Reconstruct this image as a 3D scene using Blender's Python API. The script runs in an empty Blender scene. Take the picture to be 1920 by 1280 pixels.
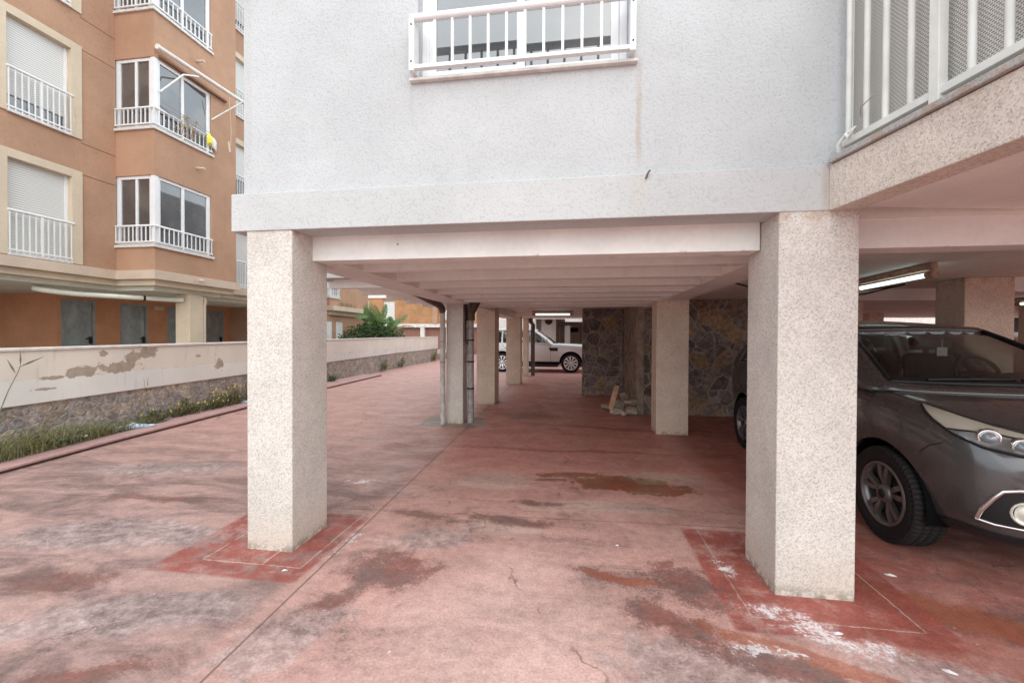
import bpy, bmesh, math, random
from mathutils import Vector, Matrix
from mathutils.bvhtree import BVHTree
random.seed(7)
R = math.radians
scene = bpy.context.scene
COL = scene.collection

# ------------------------------------------------------------------ camera
cam_d = bpy.data.cameras.new('camera'); cam = bpy.data.objects.new('camera', cam_d); COL.objects.link(cam)
yaw, pitch, roll = R(8.44), R(-.627), R(-.26)
f = Vector((-math.sin(yaw)*math.cos(pitch), math.cos(yaw)*math.cos(pitch), math.sin(pitch)))
r = Vector((math.cos(yaw), math.sin(yaw), 0)); d = f.cross(r)
r2 = math.cos(roll)*r + math.sin(roll)*d; d2 = -math.sin(roll)*r + math.cos(roll)*d
M = Matrix((r2, -d2, -f)).transposed().to_4x4(); M.translation = (0, 0, 1.6)
cam.matrix_world = M
cam_d.sensor_width = 36; cam_d.lens = 795.5/1920*36; cam_d.clip_start = .05; cam_d.clip_end = 2000
scene.camera = cam

# ------------------------------------------------------------------ sky, sun, exposure
CLOUD = 7.5                             # radiance of the cloud deck before the background strength
SUN_EL, SUN_AZ = R(36), R(160)          # azimuth measured clockwise from +Y
w = bpy.data.worlds.new('World'); scene.world = w; w.use_nodes = True
nt = w.node_tree; nt.nodes.clear()
sky = nt.nodes.new('ShaderNodeTexSky'); sky.sky_type = 'NISHITA'; sky.sun_disc = False
sky.sun_elevation = SUN_EL; sky.sun_rotation = SUN_AZ; sky.dust_density = 4.0; sky.air_density = 1.2
hs = nt.nodes.new('ShaderNodeHueSaturation'); hs.inputs['Saturation'].default_value = .62
bg = nt.nodes.new('ShaderNodeBackground'); bg.inputs['Strength'].default_value = .12
wo = nt.nodes.new('ShaderNodeOutputWorld')
cl = nt.nodes.new('ShaderNodeTexNoise'); cl.inputs['Scale'].default_value = 2.2; cl.inputs['Detail'].default_value = 6      # thin uneven cloud deck over the sky
tc = nt.nodes.new('ShaderNodeTexCoord'); nt.links.new(tc.outputs['Generated'], cl.inputs['Vector'])
cr = nt.nodes.new('ShaderNodeMix'); cr.data_type = 'RGBA'; cr.inputs[6].default_value = (*[q*CLOUD*.85 for q in (.87, .98, 1.09)], 1); cr.inputs[7].default_value = (*[q*CLOUD*1.15 for q in (.93, 1.02, 1.06)], 1)
nt.links.new(cl.outputs['Fac'], cr.inputs[0])
mxs = nt.nodes.new('ShaderNodeMix'); mxs.data_type = 'RGBA'; mxs.inputs[0].default_value = .82
nt.links.new(sky.outputs[0], hs.inputs['Color']); nt.links.new(hs.outputs[0], mxs.inputs[6]); nt.links.new(cr.outputs[2], mxs.inputs[7]); nt.links.new(mxs.outputs[2], bg.inputs['Color']); nt.links.new(bg.outputs[0], wo.inputs[0])
sd = bpy.data.lights.new('sun', 'SUN'); sd.energy = .5; sd.angle = R(90); sd.color = (1, .98, .95)
sun = bpy.data.objects.new('sun', sd); COL.objects.link(sun)
sdir = Vector((math.sin(SUN_AZ)*math.cos(SUN_EL), math.cos(SUN_AZ)*math.cos(SUN_EL), math.sin(SUN_EL)))
sun.rotation_euler = sdir.to_track_quat('Z', 'Y').to_euler()
scene.view_settings.view_transform = 'Standard'; scene.view_settings.look = 'None'
scene.view_settings.exposure = 1.22; scene.view_settings.gamma = 1
scene.cycles.max_bounces = 14; scene.cycles.diffuse_bounces = 7; scene.cycles.glossy_bounces = 4
scene.cycles.transparent_max_bounces = 12; scene.cycles.use_denoising = True

# ------------------------------------------------------------------ node helper
class Mat:
    def __init__(s, name, rough=.7, metal=0, spec=.3):
        s.m = bpy.data.materials.new(name); s.m.use_nodes = True
        s.t = s.m.node_tree; s.b = s.t.nodes['Principled BSDF']
        s.b.inputs['Roughness'].default_value = rough; s.b.inputs['Metallic'].default_value = metal
        s.b.inputs['Specular IOR Level'].default_value = spec
    def put(s, sock, v):
        if isinstance(v, bpy.types.NodeSocket): s.t.links.new(v, sock)
        elif isinstance(v, (tuple, list)) and sock.type == 'RGBA' and len(v) == 3: sock.default_value = (*v, 1)
        else: sock.default_value = v
    def n(s, kind, **kw):
        nd = s.t.nodes.new('ShaderNode'+kind)
        for k, v in kw.items(): setattr(nd, k, v)
        return nd
    def pos(s): return s.n('NewGeometry').outputs['Position']
    def obj(s): return s.n('TexCoord').outputs['Object']
    def sep(s, v):
        nd = s.n('SeparateXYZ'); s.put(nd.inputs[0], v); return nd.outputs
    def comb(s, x, y, z):
        nd = s.n('CombineXYZ')
        for i, v in enumerate((x, y, z)): s.put(nd.inputs[i], v)
        return nd.outputs[0]
    def mul3(s, v, k):
        nd = s.n('VectorMath', operation='MULTIPLY'); s.put(nd.inputs[0], v); nd.inputs[1].default_value = k; return nd.outputs[0]
    def add3(s, v, k):
        nd = s.n('VectorMath', operation='ADD'); s.put(nd.inputs[0], v); s.put(nd.inputs[1], k); return nd.outputs[0]
    def m2(s, op, a, b=0., c=0., clamp=False):
        nd = s.n('Math', operation=op, use_clamp=clamp)
        for i, v in enumerate((a, b, c)):
            s.put(nd.inputs[i], v)
        return nd.outputs[0]
    def noise(s, vec, scale, detail=4., rough=.6, dist=0.):
        nd = s.n('TexNoise'); s.put(nd.inputs['Vector'], vec)
        for k, v in (('Scale', scale), ('Detail', detail), ('Roughness', rough), ('Distortion', dist)): nd.inputs[k].default_value = v
        return nd.outputs['Fac']
    def noisec(s, vec, scale, detail=3.):
        nd = s.n('TexNoise'); s.put(nd.inputs['Vector'], vec); nd.inputs['Scale'].default_value = scale; nd.inputs['Detail'].default_value = detail
        return nd.outputs['Color']
    def vor(s, vec, scale, feature='F1', out='Distance', rnd=1.):
        nd = s.n('TexVoronoi', feature=feature); s.put(nd.inputs['Vector'], vec); nd.inputs['Scale'].default_value = scale
        nd.inputs['Randomness'].default_value = rnd
        return nd.outputs[out]
    def ss(s, v, a, b, o0=0., o1=1.):
        nd = s.n('MapRange', interpolation_type='SMOOTHSTEP'); s.put(nd.inputs['Value'], v)
        nd.inputs['From Min'].default_value = a; nd.inputs['From Max'].default_value = b
        nd.inputs['To Min'].default_value = o0; nd.inputs['To Max'].default_value = o1
        return nd.outputs[0]
    def mix(s, fac, a, b):
        nd = s.n('Mix', data_type='RGBA'); s.put(nd.inputs[0], fac); s.put(nd.inputs[6], a); s.put(nd.inputs[7], b); return nd.outputs[2]
    def hsv(s, col, val): 
        nd = s.n('HueSaturation'); s.put(nd.inputs['Color'], col); s.put(nd.inputs['Value'], val); return nd.outputs[0]
    def bump(s, h, strength=.3, dist=.01):
        nd = s.n('Bump'); s.put(nd.inputs['Height'], h); nd.inputs['Strength'].default_value = strength; nd.inputs['Distance'].default_value = dist
        s.t.links.new(nd.outputs[0], s.b.inputs['Normal'])
    def col(s, v): s.put(s.b.inputs['Base Color'], v); return s
    def rough(s, v): s.put(s.b.inputs['Roughness'], v)
    def done(s): return s.m

def plain(name, c, rough=.6, metal=0, var=.12, scale=6, spec=.3, bump=0, bscale=60):
    m = Mat(name, rough, metal, spec); p = m.pos()
    k = m.ss(m.noise(p, scale, 5), .3, .7, 1-var, 1+var)
    m.col(m.hsv(tuple(c), k))
    if bump: m.bump(m.noise(p, bscale, 3), bump, .004)
    return m.done()

# ------------------------------------------------------------------ materials
def mat_ground():
    m = Mat('painted_concrete', .62, 0, .35); p = m.pos(); X, Y, Z = m.sep(p)
    flat = m.comb(X, Y, 0)
    nb = m.noise(flat, .55, 4, .6, .4); nm = m.noise(flat, 2.2, 7, .65, .6); nf = m.noise(flat, 14, 6, .7); ng = m.noise(flat, 70, 3, .6)
    st = m.noise(m.mul3(flat, (.62, 1.5, 1)), 1.9, 8, .70, .7)
    n5 = m.noise(flat, 5.5, 9, .74, .25); n9 = m.noise(flat, 3.2, 9, .72, .4)
    wob = m.noisec(flat, 1.7, 4); wob = m.add3(m.mul3(m.add3(wob, (-.5, -.5, -.5)), (.34, .34, 0)), flat)
    wx, wy, _ = m.sep(wob)
    def ell(cx, cy, rx, ry, a=0):
        dx = m.m2('SUBTRACT', wx, cx); dy = m.m2('SUBTRACT', wy, cy); c, s_ = math.cos(R(a)), math.sin(R(a))
        u = m.m2('MULTIPLY_ADD', dx, c/rx, m.m2('MULTIPLY', dy, s_/rx)); v = m.m2('MULTIPLY_ADD', dx, -s_/ry, m.m2('MULTIPLY', dy, c/ry))
        return m.m2('SUBTRACT', 1., m.m2('SQRT', m.m2('ADD', m.m2('MULTIPLY', u, u), m.m2('MULTIPLY', v, v))))
    fz = m.noise(flat, 26, 10, .82); fy = m.noise(m.add3(flat, (7, 3, 0)), 60, 6, .75)
    def blot(e, nz, k=1.6, lo=-.05, hi=.35):       # ellipse eaten by coarse and fine noise
        q = m.m2('MULTIPLY_ADD', m.m2('SUBTRACT', fz, .5), 1.5, m.m2('MULTIPLY', m.m2('SUBTRACT', nz, .5), k))
        return m.ss(m.m2('ADD', q, e), lo, hi+.12)
    gz = m.ss(m.m2('MULTIPLY_ADD', fy, .5, m.m2('MULTIPLY', fz, .5)), .36, .64)
    def grain(al, soft=.4, hard=.6):     # al is a density: soft tint plus specks
        return m.m2('MULTIPLY_ADD', al, soft, m.m2('MULTIPLY', m.ss(m.m2('SUBTRACT', al, gz), -.08, .22), hard))
    def many(es):
        o = es[0]
        for e in es[1:]: o = m.m2('MAXIMUM', o, e)
        return o
    def rect(x0, x1, y0, y1, soft=.012, a=X, b=Y):
        q = m.m2('MULTIPLY', m.ss(a, x0-soft, x0+soft), m.ss(a, x1-soft, x1+soft, 1., 0.))
        return m.m2('MULTIPLY', q, m.m2('MULTIPLY', m.ss(b, y0-soft, y0+soft), m.ss(b, y1-soft, y1+soft, 1., 0.)))
    pink = m.mix(m.ss(n9, .35, .68), (.53, .315, .27), (.46, .255, .215))
    pink = m.mix(m.ss(nb, .4, .62), pink, (.50, .29, .25))
    # covered bay keeps more of its red; the open side is weathered to mauve grey
    cover = m.m2('MULTIPLY', m.ss(wx, -2.1, -1.5), m.ss(wy, 3.6, 6.0))
    col = m.mix(m.m2('MULTIPLY', cover, .8), pink, m.mix(m.ss(n9, .3, .7), (.55, .255, .215), (.45, .185, .155)))
    pale = m.m2('MULTIPLY', blot(ell(-.35, 2.2, 1.0, 1.3, 0), n5, .8, -.1, .7), m.ss(n9, .3, .6, .5, 1.)); col = m.mix(m.m2('MULTIPLY', pale, .75), col, (.62, .42, .37))
    left = m.ss(X, -1.75, -1.9)
    near = m.ss(wy, 7.5, 3.6)
    mauve = m.mix(m.ss(st, .36, .66), (.385, .25, .222), (.20, .132, .12))
    col = m.mix(m.m2('MULTIPLY', left, m.m2('MULTIPLY', near, .85)), col, mauve)
    right = m.m2('MULTIPLY', m.ss(wx, 1.35, 1.8), 1.)
    col = m.mix(m.m2('MULTIPLY', right, .85), col, m.mix(m.ss(n9, .38, .66), (.29, .085, .06), (.42, .19, .155)))
    # dusty grey film patches
    grey = many([blot(ell(-2.5, 2.1, .8, .25, 15), st), blot(ell(-1.55, 2.05, .25, .5, -30), n5), blot(ell(.75, 2.1, .75, .32, -10), n5),
                 blot(ell(-3.6, 2.9, 1.2, .35, 10), st), blot(ell(-3.2, 1.8, .7, .2, 20), st), blot(ell(-4.8, 4.4, 1.2, .3, 8), st), blot(ell(-1.15, 3.2, .45, .22, 30), n5), blot(ell(1.75, 2.25, .5, .2, -10), n5)])
    col = m.mix(grain(grey, .3, .3), col, m.mix(m.ss(nf, .35, .65), (.29, .215, .205), (.47, .38, .36)))
    # cream patches
    cream = many([blot(ell(-.62, 3.5, .42, .2, 10), n5, 1.3), blot(ell(1.0, 5.0, .6, .25, 5), n5, 1.3), blot(ell(-.9, 4.6, .6, .35, 20), n5, 1.2), blot(ell(.2, 4.05, .9, .18, 4), n5, 1.3)])
    col = m.mix(m.m2('MULTIPLY', cream, .5), col, (.56, .44, .38))
    # dark red damp marks, sharp edged
    dark = many([blot(ell(.55, 4.72, .75, .27, 6), n5, 2.6, -.3, .75), blot(ell(-1.25, 2.75, .42, .34, 25), n5, 2.6, -.3, .75), blot(ell(-1.45, 2.35, .14, .4, -35), n5, 2.6, -.3, .75),
                 blot(ell(.2, 2.92, .32, .09, -8), nf, 2.6, -.3, .75), blot(ell(.72, 2.85, .36, .3, -20), n5, 2.6, -.3, .75), blot(ell(.55, 2.5, .5, .22, -25), n5, 2.6, -.3, .75),
                 blot(ell(-.5, 3.62, .5, .1, 3), n5, 2.6, -.3, .75), blot(ell(-1.35, 3.62, .35, .12, 5), n5, 2.6, -.3, .75), blot(ell(-.35, 4.05, .35, .08, 3), n5, 2.6, -.3, .75), blot(ell(-.3, 4.75, .25, .07, 3), n5, 2.6, -.3, .75),
                 blot(ell(-3.3, 2.3, .55, .16, 15), st, 2.6, -.3, .75), blot(ell(-3.9, 3.6, .8, .14, 5), st, 2.6, -.3, .75), blot(ell(-2.3, 1.65, .45, .12, 20), st, 2.6, -.3, .75),
                 blot(ell(1.1, 2.2, .7, .14, -20), n5, 2.6, -.3, .75), blot(ell(2.25, 2.75, .75, .2, -28), n5, 2.6, -.3, .75), blot(ell(.9, 1.95, .4, .12, -30), n5, 2.6, -.3, .75)])
    col = m.mix(grain(dark, .42, .5), col, m.mix(m.ss(n9, .35, .65), (.235, .085, .065), (.155, .095, .085)))
    gd = m.m2('MULTIPLY', m.ss(m.m2('MULTIPLY_ADD', st, .55, m.m2('MULTIPLY', n5, .45)), .44, .66), m.m2('MULTIPLY', m.ss(wy, 6., 3.4), m.ss(nb, .35, .55, .35, 1.)))
    gd = m.m2('MULTIPLY', gd, m.m2('SUBTRACT', 1., m.m2('MULTIPLY', pale, .75)))
    col = m.mix(grain(gd, .42, .45), col, m.mix(m.ss(nf, .35, .65), (.17, .115, .105), (.245, .165, .15)))
    fl = m.m2('MULTIPLY', m.ss(m.vor(m.add3(flat, m.mul3(m.add3(m.noisec(flat, 30., 3), (-.5, -.5, -.5)), (.03, .03, 0))), 17, 'F1', 'Distance'), .13, .08), m.ss(m.noise(flat, 1.6, 4), .54, .62))
    col = m.mix(m.m2('MULTIPLY', fl, .75), col, (.60, .47, .44))
    # the big damp stain: crisp rim, olive deposit and flaked islands inside
    q0 = m.m2('MULTIPLY_ADD', m.m2('SUBTRACT', n5, .5), 1.9, m.m2('MAXIMUM', ell(.62, 4.72, .72, .27, -8), ell(-.1, 4.95, .4, .1, 0)))
    wet = m.ss(m.m2('MULTIPLY_ADD', m.m2('SUBTRACT', fz, .5), .5, q0), .02, .12)
    flake = m.ss(m.noise(m.mul3(flat, (1., 1.7, 1)), 7, 5, .6), .56, .60)
    wet = m.m2('MULTIPLY', wet, m.m2('SUBTRACT', 1., m.m2('MULTIPLY', flake, .75)))
    col = m.mix(m.m2('MULTIPLY', wet, .88), col, m.mix(m.ss(n9, .40, .62), (.26, .075, .04), (.22, .115, .06)))
    ol = blot(ell(.85, 4.9, .3, .12, -5), n5, 1.4); col = m.mix(m.m2('MULTIPLY', ol, .6), col, (.30, .23, .12))
    rust = many([blot(ell(.3, 2.9, .3, .06, -10), n5, 1.5, -.1, .4), blot(ell(2.3, 2.75, .9, .16, -30), n5, 1.6), blot(ell(1.25, 2.3, .8, .07, -22), n5, 1.8)])
    col = m.mix(grain(rust, .4, .25), col, (.34, .105, .055))
    oil = many([blot(ell(-.83, 8.6, .75, .5), n5, 1.2, -.2, .5), blot(ell(-.9, 8.35, .2, .12), n5, 1.2)])
    col = m.mix(m.m2('MULTIPLY', oil, .6), col, (.16, .10, .062))
    streak = many([blot(ell(-.2, 6.0, 1.6, .07, 0), n5, 1.4, -.3, .4), blot(ell(.6, 7.6, 1.4, .1, -8), n5, 1.4, -.3, .4)])
    col = m.mix(m.m2('MULTIPLY', streak, .5), col, (.17, .06, .05))
    # unfaded red squares painted round the two front pillars
    wX = m.m2('MULTIPLY_ADD', m.m2('SUBTRACT', nf, .5), .03, X); wY = m.m2('MULTIPLY_ADD', m.m2('SUBTRACT', nf, .5), .03, Y)
    r1 = rect(-2.9, -1.79, 2.49, 3.52, .02, wX, wY); worn = m.ss(m.m2('ADD', n5, m.m2('MULTIPLY', grey, .2)), .44, .62, 1., .25)
    redn = m.mix(m.ss(n9, .35, .65), (.33, .09, .068), (.26, .07, .055))
    col = m.mix(m.m2('MULTIPLY', r1, m.m2('MULTIPLY', worn, .95)), col, redn)
    r2_ = rect(.885, 2.05, 2.46, 3.72, .02, wX, wY)
    worn2 = m.ss(n5, .46, .62, .95, .3)
    col = m.mix(m.m2('MULTIPLY', r2_, worn2), col, redn)
    def ring(x0, x1, y0, y1, t):
        return m.m2('SUBTRACT', rect(x0-t, x1+t, y0-t, y1+t, .004, wX, wY), rect(x0, x1, y0, y1, .004, wX, wY), clamp=True)
    gaps = m.ss(n5, .36, .5)
    rg = many([ring(-2.62, -1.87, 2.67, 3.56, .011), ring(1.02, 1.9, 2.6, 3.75, .008), rect(-2.17, -2.155, 2.67, 2.85, .004)])
    col = m.mix(m.m2('MULTIPLY', rg, m.m2('MULTIPLY', gaps, .8)), col, (.46, .38, .32))
    # concrete collar at the pillar with the drainpipes
    cp = rect(-2.85, -1.68, 7.25, 8.15, .03, m.m2('MULTIPLY_ADD', m.m2('SUBTRACT', nm, .5), .5, X), m.m2('MULTIPLY_ADD', m.m2('SUBTRACT', nm, .5), .4, Y))
    col = m.mix(m.m2('MULTIPLY', cp, .9), col, m.mix(m.ss(n5, .35, .65), (.36, .31, .26), (.25, .21, .17)))
    # lime bloom by the right pillar
    bl = many([blot(ell(1.22, 2.63, .26, .13, -15), nf, 1.6, -.3, .6), blot(ell(1.42, 2.47, .3, .09, -20), nf, 1.6, -.3, .6), blot(ell(.98, 2.35, .3, .08, -10), nf, 2.6, .2, .6),
               blot(ell(1.05, 3.15, .12, .2, 30), nf, 2.2, .25, .5), blot(ell(-1.72, 3.05, .1, .4, -8), nf, 2.6, .35, .9), blot(ell(-1.5, 2.2, .08, .35, -35), nf, 2.4, .35, 1.1), blot(ell(-2.3, 4.4, .5, .12, 5), nf, 3., .45, .7)])
    col = m.mix(grain(m.m2('MULTIPLY', bl, m.ss(n5, .36, .6)), .25, .65), col, (.72, .67, .67))
    # mottling, chips and grit
    ch = m.m2('MULTIPLY', m.ss(m.vor(flat, 9, 'F1', 'Distance'), .05, .035), m.ss(m.noise(flat, 1.2, 2), .5, .6))
    col = m.mix(m.m2('MULTIPLY', ch, .7), col, (.6, .5, .47))
    dk = m.m2('MULTIPLY', m.ss(m.vor(m.add3(flat, (3.3, 1.1, 0)), 26, 'F1', 'Distance'), .16, .1), m.ss(nm, .5, .62))
    col = m.mix(m.m2('MULTIPLY', dk, .5), col, (.16, .09, .08))
    k = m.m2('MULTIPLY', m.ss(nf, .25, .75, .86, 1.14), m.ss(ng, .3, .7, .86, 1.14))
    k = m.m2('MULTIPLY', k, m.ss(st, .3, .7, 1.12, .86))
    # sawn joints
    jx = m.m2('ABSOLUTE', m.m2('SUBTRACT', m.m2('MULTIPLY_ADD', Y, .032, X), -1.645)); jy = m.m2('ABSOLUTE', m.m2('SUBTRACT', m.m2('MULTIPLY_ADD', X, -.042, Y), 3.745))
    jy2 = m.m2('ABSOLUTE', m.m2('SUBTRACT', Y, 11.2))
    jw = m.m2('MULTIPLY_ADD', m.m2('SUBTRACT', n5, .5), .006, .005)
    j = many([m.ss(m.m2('SUBTRACT', jx, jw), 0., .005, 1., 0.), m.ss(m.m2('SUBTRACT', jy, jw), -.001, .004, .75, 0.), m.ss(m.m2('SUBTRACT', jy2, jw), 0., .006, 1., 0.)])
    halo = m.m2('MULTIPLY', m.ss(jx, .16, 0.), m.ss(nm, .4, .6))
    col = m.mix(m.m2('MULTIPLY', halo, .35), col, (.21, .13, .115))
    ce = m.vor(m.add3(flat, m.mul3(m.add3(m.noisec(flat, 3., 5), (-.5, -.5, -.5)), (.5, .5, 0))), .42, 'DISTANCE_TO_EDGE')
    crk = m.m2('MULTIPLY', m.ss(ce, .0012, .004, 1., 0.), m.ss(nm, .46, .58))
    col = m.mix(m.m2('MULTIPLY', crk, .6), col, (.14, .075, .06))
    col = m.hsv(col, k)
    col = m.mix(m.m2('MULTIPLY', j, .7), col, (.12, .075, .062))
    m.col(col)
    m.rough(m.ss(m.m2('ADD', nm, m.m2('MULTIPLY', dark, -.15)), .3, .7, .42, .68))
    m.bump(m.m2('ADD', m.m2('MULTIPLY', nf, .6), m.m2('MULTIPLY_ADD', j, -1.2, m.m2('MULTIPLY', ng, .5))), .25, .006)
    return m.done()

def mat_pebble(name, base=(.60, .56, .515), edge=.5, dots=.6):
    m = Mat(name, .85, 0, .2); p = m.pos(); Z = m.sep(p)[2]
    v1 = m.vor(p, 125, 'F1', 'Color'); d1 = m.vor(p, 125, 'F1', 'Distance'); v2 = m.vor(m.add3(p, (1.3, 4.1, .7)), 46, 'F1', 'Distance')
    r_ = m.sep(v1)[0]
    big = m.noise(p, 3, 4)
    c = m.mix(m.ss(r_, .2, .95), tuple(x*1.08 for x in base), tuple(x*.86 for x in base))
    dk = m.m2('MULTIPLY', m.ss(r_, .86, .9), m.ss(d1, .5, .3))
    c = m.mix(m.m2('MULTIPLY', dk, .55), c, (.22, .185, .165))
    sp = m.m2('MULTIPLY', m.ss(m.m2('MULTIPLY_ADD', m.m2('SUBTRACT', m.noise(p, 90, 3), .5), .55, v2), .18, .10), m.ss(m.sep(m.vor(m.add3(p, (1.3, 4.1, .7)), 46, 'F1', 'Color'))[1], .62, .72))
    c = m.mix(m.m2('MULTIPLY', sp, dots), c, (.085, .075, .068))
    c = m.mix(m.ss(m.sep(v1)[2], .88, .93, 0., .5), c, (.42, .33, .25))
    tan = m.m2('MULTIPLY', m.ss(Z, .42, .02), m.ss(big, .3, .6, .25, .8))
    c = m.mix(m.m2('MULTIPLY', tan, .6), c, (.52, .40, .31))
    foot = m.m2('MULTIPLY', m.ss(Z, .09, .0), m.ss(m.noise(p, 16, 4), .4, .6))
    c = m.mix(m.m2('MULTIPLY', foot, .75), c, (.19, .165, .12))
    top = m.m2('MULTIPLY', m.ss(Z, 2.2, 2.38), m.ss(m.noise(p, 9, 4), .45, .65))
    c = m.mix(m.m2('MULTIPLY', top, edge), c, (.36, .22, .13))
    gr = m.m2('MULTIPLY', m.ss(m.noise(m.mul3(p, (3, 3, 1.1)), 2.4, 8, .72), .54, .74), m.ss(Z, 1.9, .5, .15, .4))
    c = m.mix(gr, c, (.40, .345, .295))
    m.col(m.hsv(c, m.ss(big, .3, .7, .92, 1.06)))
    m.bump(m.m2('ADD', d1, m.m2('MULTIPLY', m.noise(p, 200, 2), .6)), .4, .003)
    return m.done()

def mat_stucco(name, base, scale=42, strength=.55, stain=None, blotch=.06):
    m = Mat(name, .9, 0, .15); p = m.pos(); X, Y, Z = m.sep(p)
    n1 = m.noise(p, scale, 3, .55); n2 = m.noise(p, scale*.45, 3, .6); nb = m.noise(p, 1.2, 5)
    c = m.mix(m.ss(n1, .34, .48, .3, 0.), base, tuple(x*.62 for x in base))
    sp = m.ss(m.vor(p, 38, 'F1', 'Distance'), .05, .12, .35, 0.)
    c = m.mix(m.m2('MULTIPLY', sp, m.ss(nb, .5, .6)), c, (.4, .38, .36))
    if stain:
        for (x, z0, z1, wd, amt, sc) in stain:
            wv = m.m2('MULTIPLY_ADD', m.m2('SUBTRACT', m.noise(p, 6, 4), .5), .05, X)
            k = m.m2('MULTIPLY', m.ss(m.m2('ABSOLUTE', m.m2('SUBTRACT', wv, x)), wd, wd*.2), m.m2('MULTIPLY', m.ss(Z, z0, z0+.2), m.ss(Z, z1+.03, z1-.03)))
            k = m.m2('MULTIPLY', k, m.ss(m.noise(m.mul3(p, (14, 14, 2)), 1, 4), .3, .6, .3, 1.))
            c = m.mix(m.m2('MULTIPLY', k, amt), c, sc)
    sk = m.ss(m.noise(m.mul3(p, (4, 4, .5)), 1.7, 7, .7), .55, .8, 0., .32 if blotch > .07 else .14)
    c = m.mix(sk, c, tuple(x*.6 for x in base))
    m.col(m.hsv(c, m.ss(nb, .3, .7, 1-blotch, 1+blotch)))
    m.bump(m.m2('ADD', n1, m.m2('MULTIPLY', n2, .6)), strength, .008)
    return m.done()

def mat_paint(name, base, drips=(.33, .2, .13), amt=.25, rough=.7):
    m = Mat(name, rough, 0, .25); p = m.pos()
    nb = m.noise(p, 1.6, 5, .6); nf = m.noise(p, 22, 4)
    s = m.ss(m.noise(m.mul3(p, (5, 5, 1.2)), 1.4, 6, .7), .58, .78)
    c = m.mix(m.m2('MULTIPLY', s, amt), base, drips)
    if name == 'beam_paint':      # rusty chipped lower arris and old cable holes
        Z = m.sep(p)[2]; c = m.mix(m.m2('MULTIPLY', m.ss(Z, 2.212, 2.196), m.ss(m.noise(p, 7, 6, .7), .58, .74)), c, (.46, .31, .22)); c = m.mix(m.ss(m.vor(p, 3.1), .035, .02), c, (.3, .25, .22))
    m.col(m.hsv(c, m.m2('MULTIPLY', m.ss(nb, .3, .7, .93, 1.05), m.ss(nf, .3, .7, .97, 1.02))))
    m.bump(m.noise(p, 35, 3), .12, .004)
    return m.done()

def mat_stone(name, scale, cols, mortar, mw=.06, squash=(1, 1, 1), rough=.85, dw=.16):
    m = Mat(name, rough, 0, .25); p = m.pos()
    q = m.add3(m.mul3(p, squash), m.mul3(m.add3(m.noisec(p, 2.5, 3), (-.5, -.5, -.5)), (dw, dw, dw)))
    e = m.vor(q, scale, 'DISTANCE_TO_EDGE'); c = m.sep(m.vor(q, scale, 'F1', 'Color'))
    nf = m.noise(p, 16, 6, .7); nm = m.noise(p, 4, 5)
    a = m.mix(m.ss(c[0], .3, .7), cols[0], cols[1]); a = m.mix(m.ss(c[1], .62, .72), a, cols[2]); a = m.mix(m.ss(c[2], .78, .82), a, cols[3])
    a = m.hsv(a, m.m2('MULTIPLY', m.ss(nf, .25, .75, .6, 1.4), m.ss(nm, .3, .7, .75, 1.25)))
    mo = m.ss(m.m2('MULTIPLY_ADD', m.m2('SUBTRACT', nf, .5), mw*.9, e), mw*.45, mw)
    cc = m.mix(mo, m.hsv(mortar, m.ss(nf, .3, .7, .8, 1.2)), a)
    m.col(cc)
    m.bump(m.m2('ADD', m.ss(e, 0., mw*1.5), m.m2('MULTIPLY', nf, .9)), .6, .014)
    return m.done()

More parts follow.
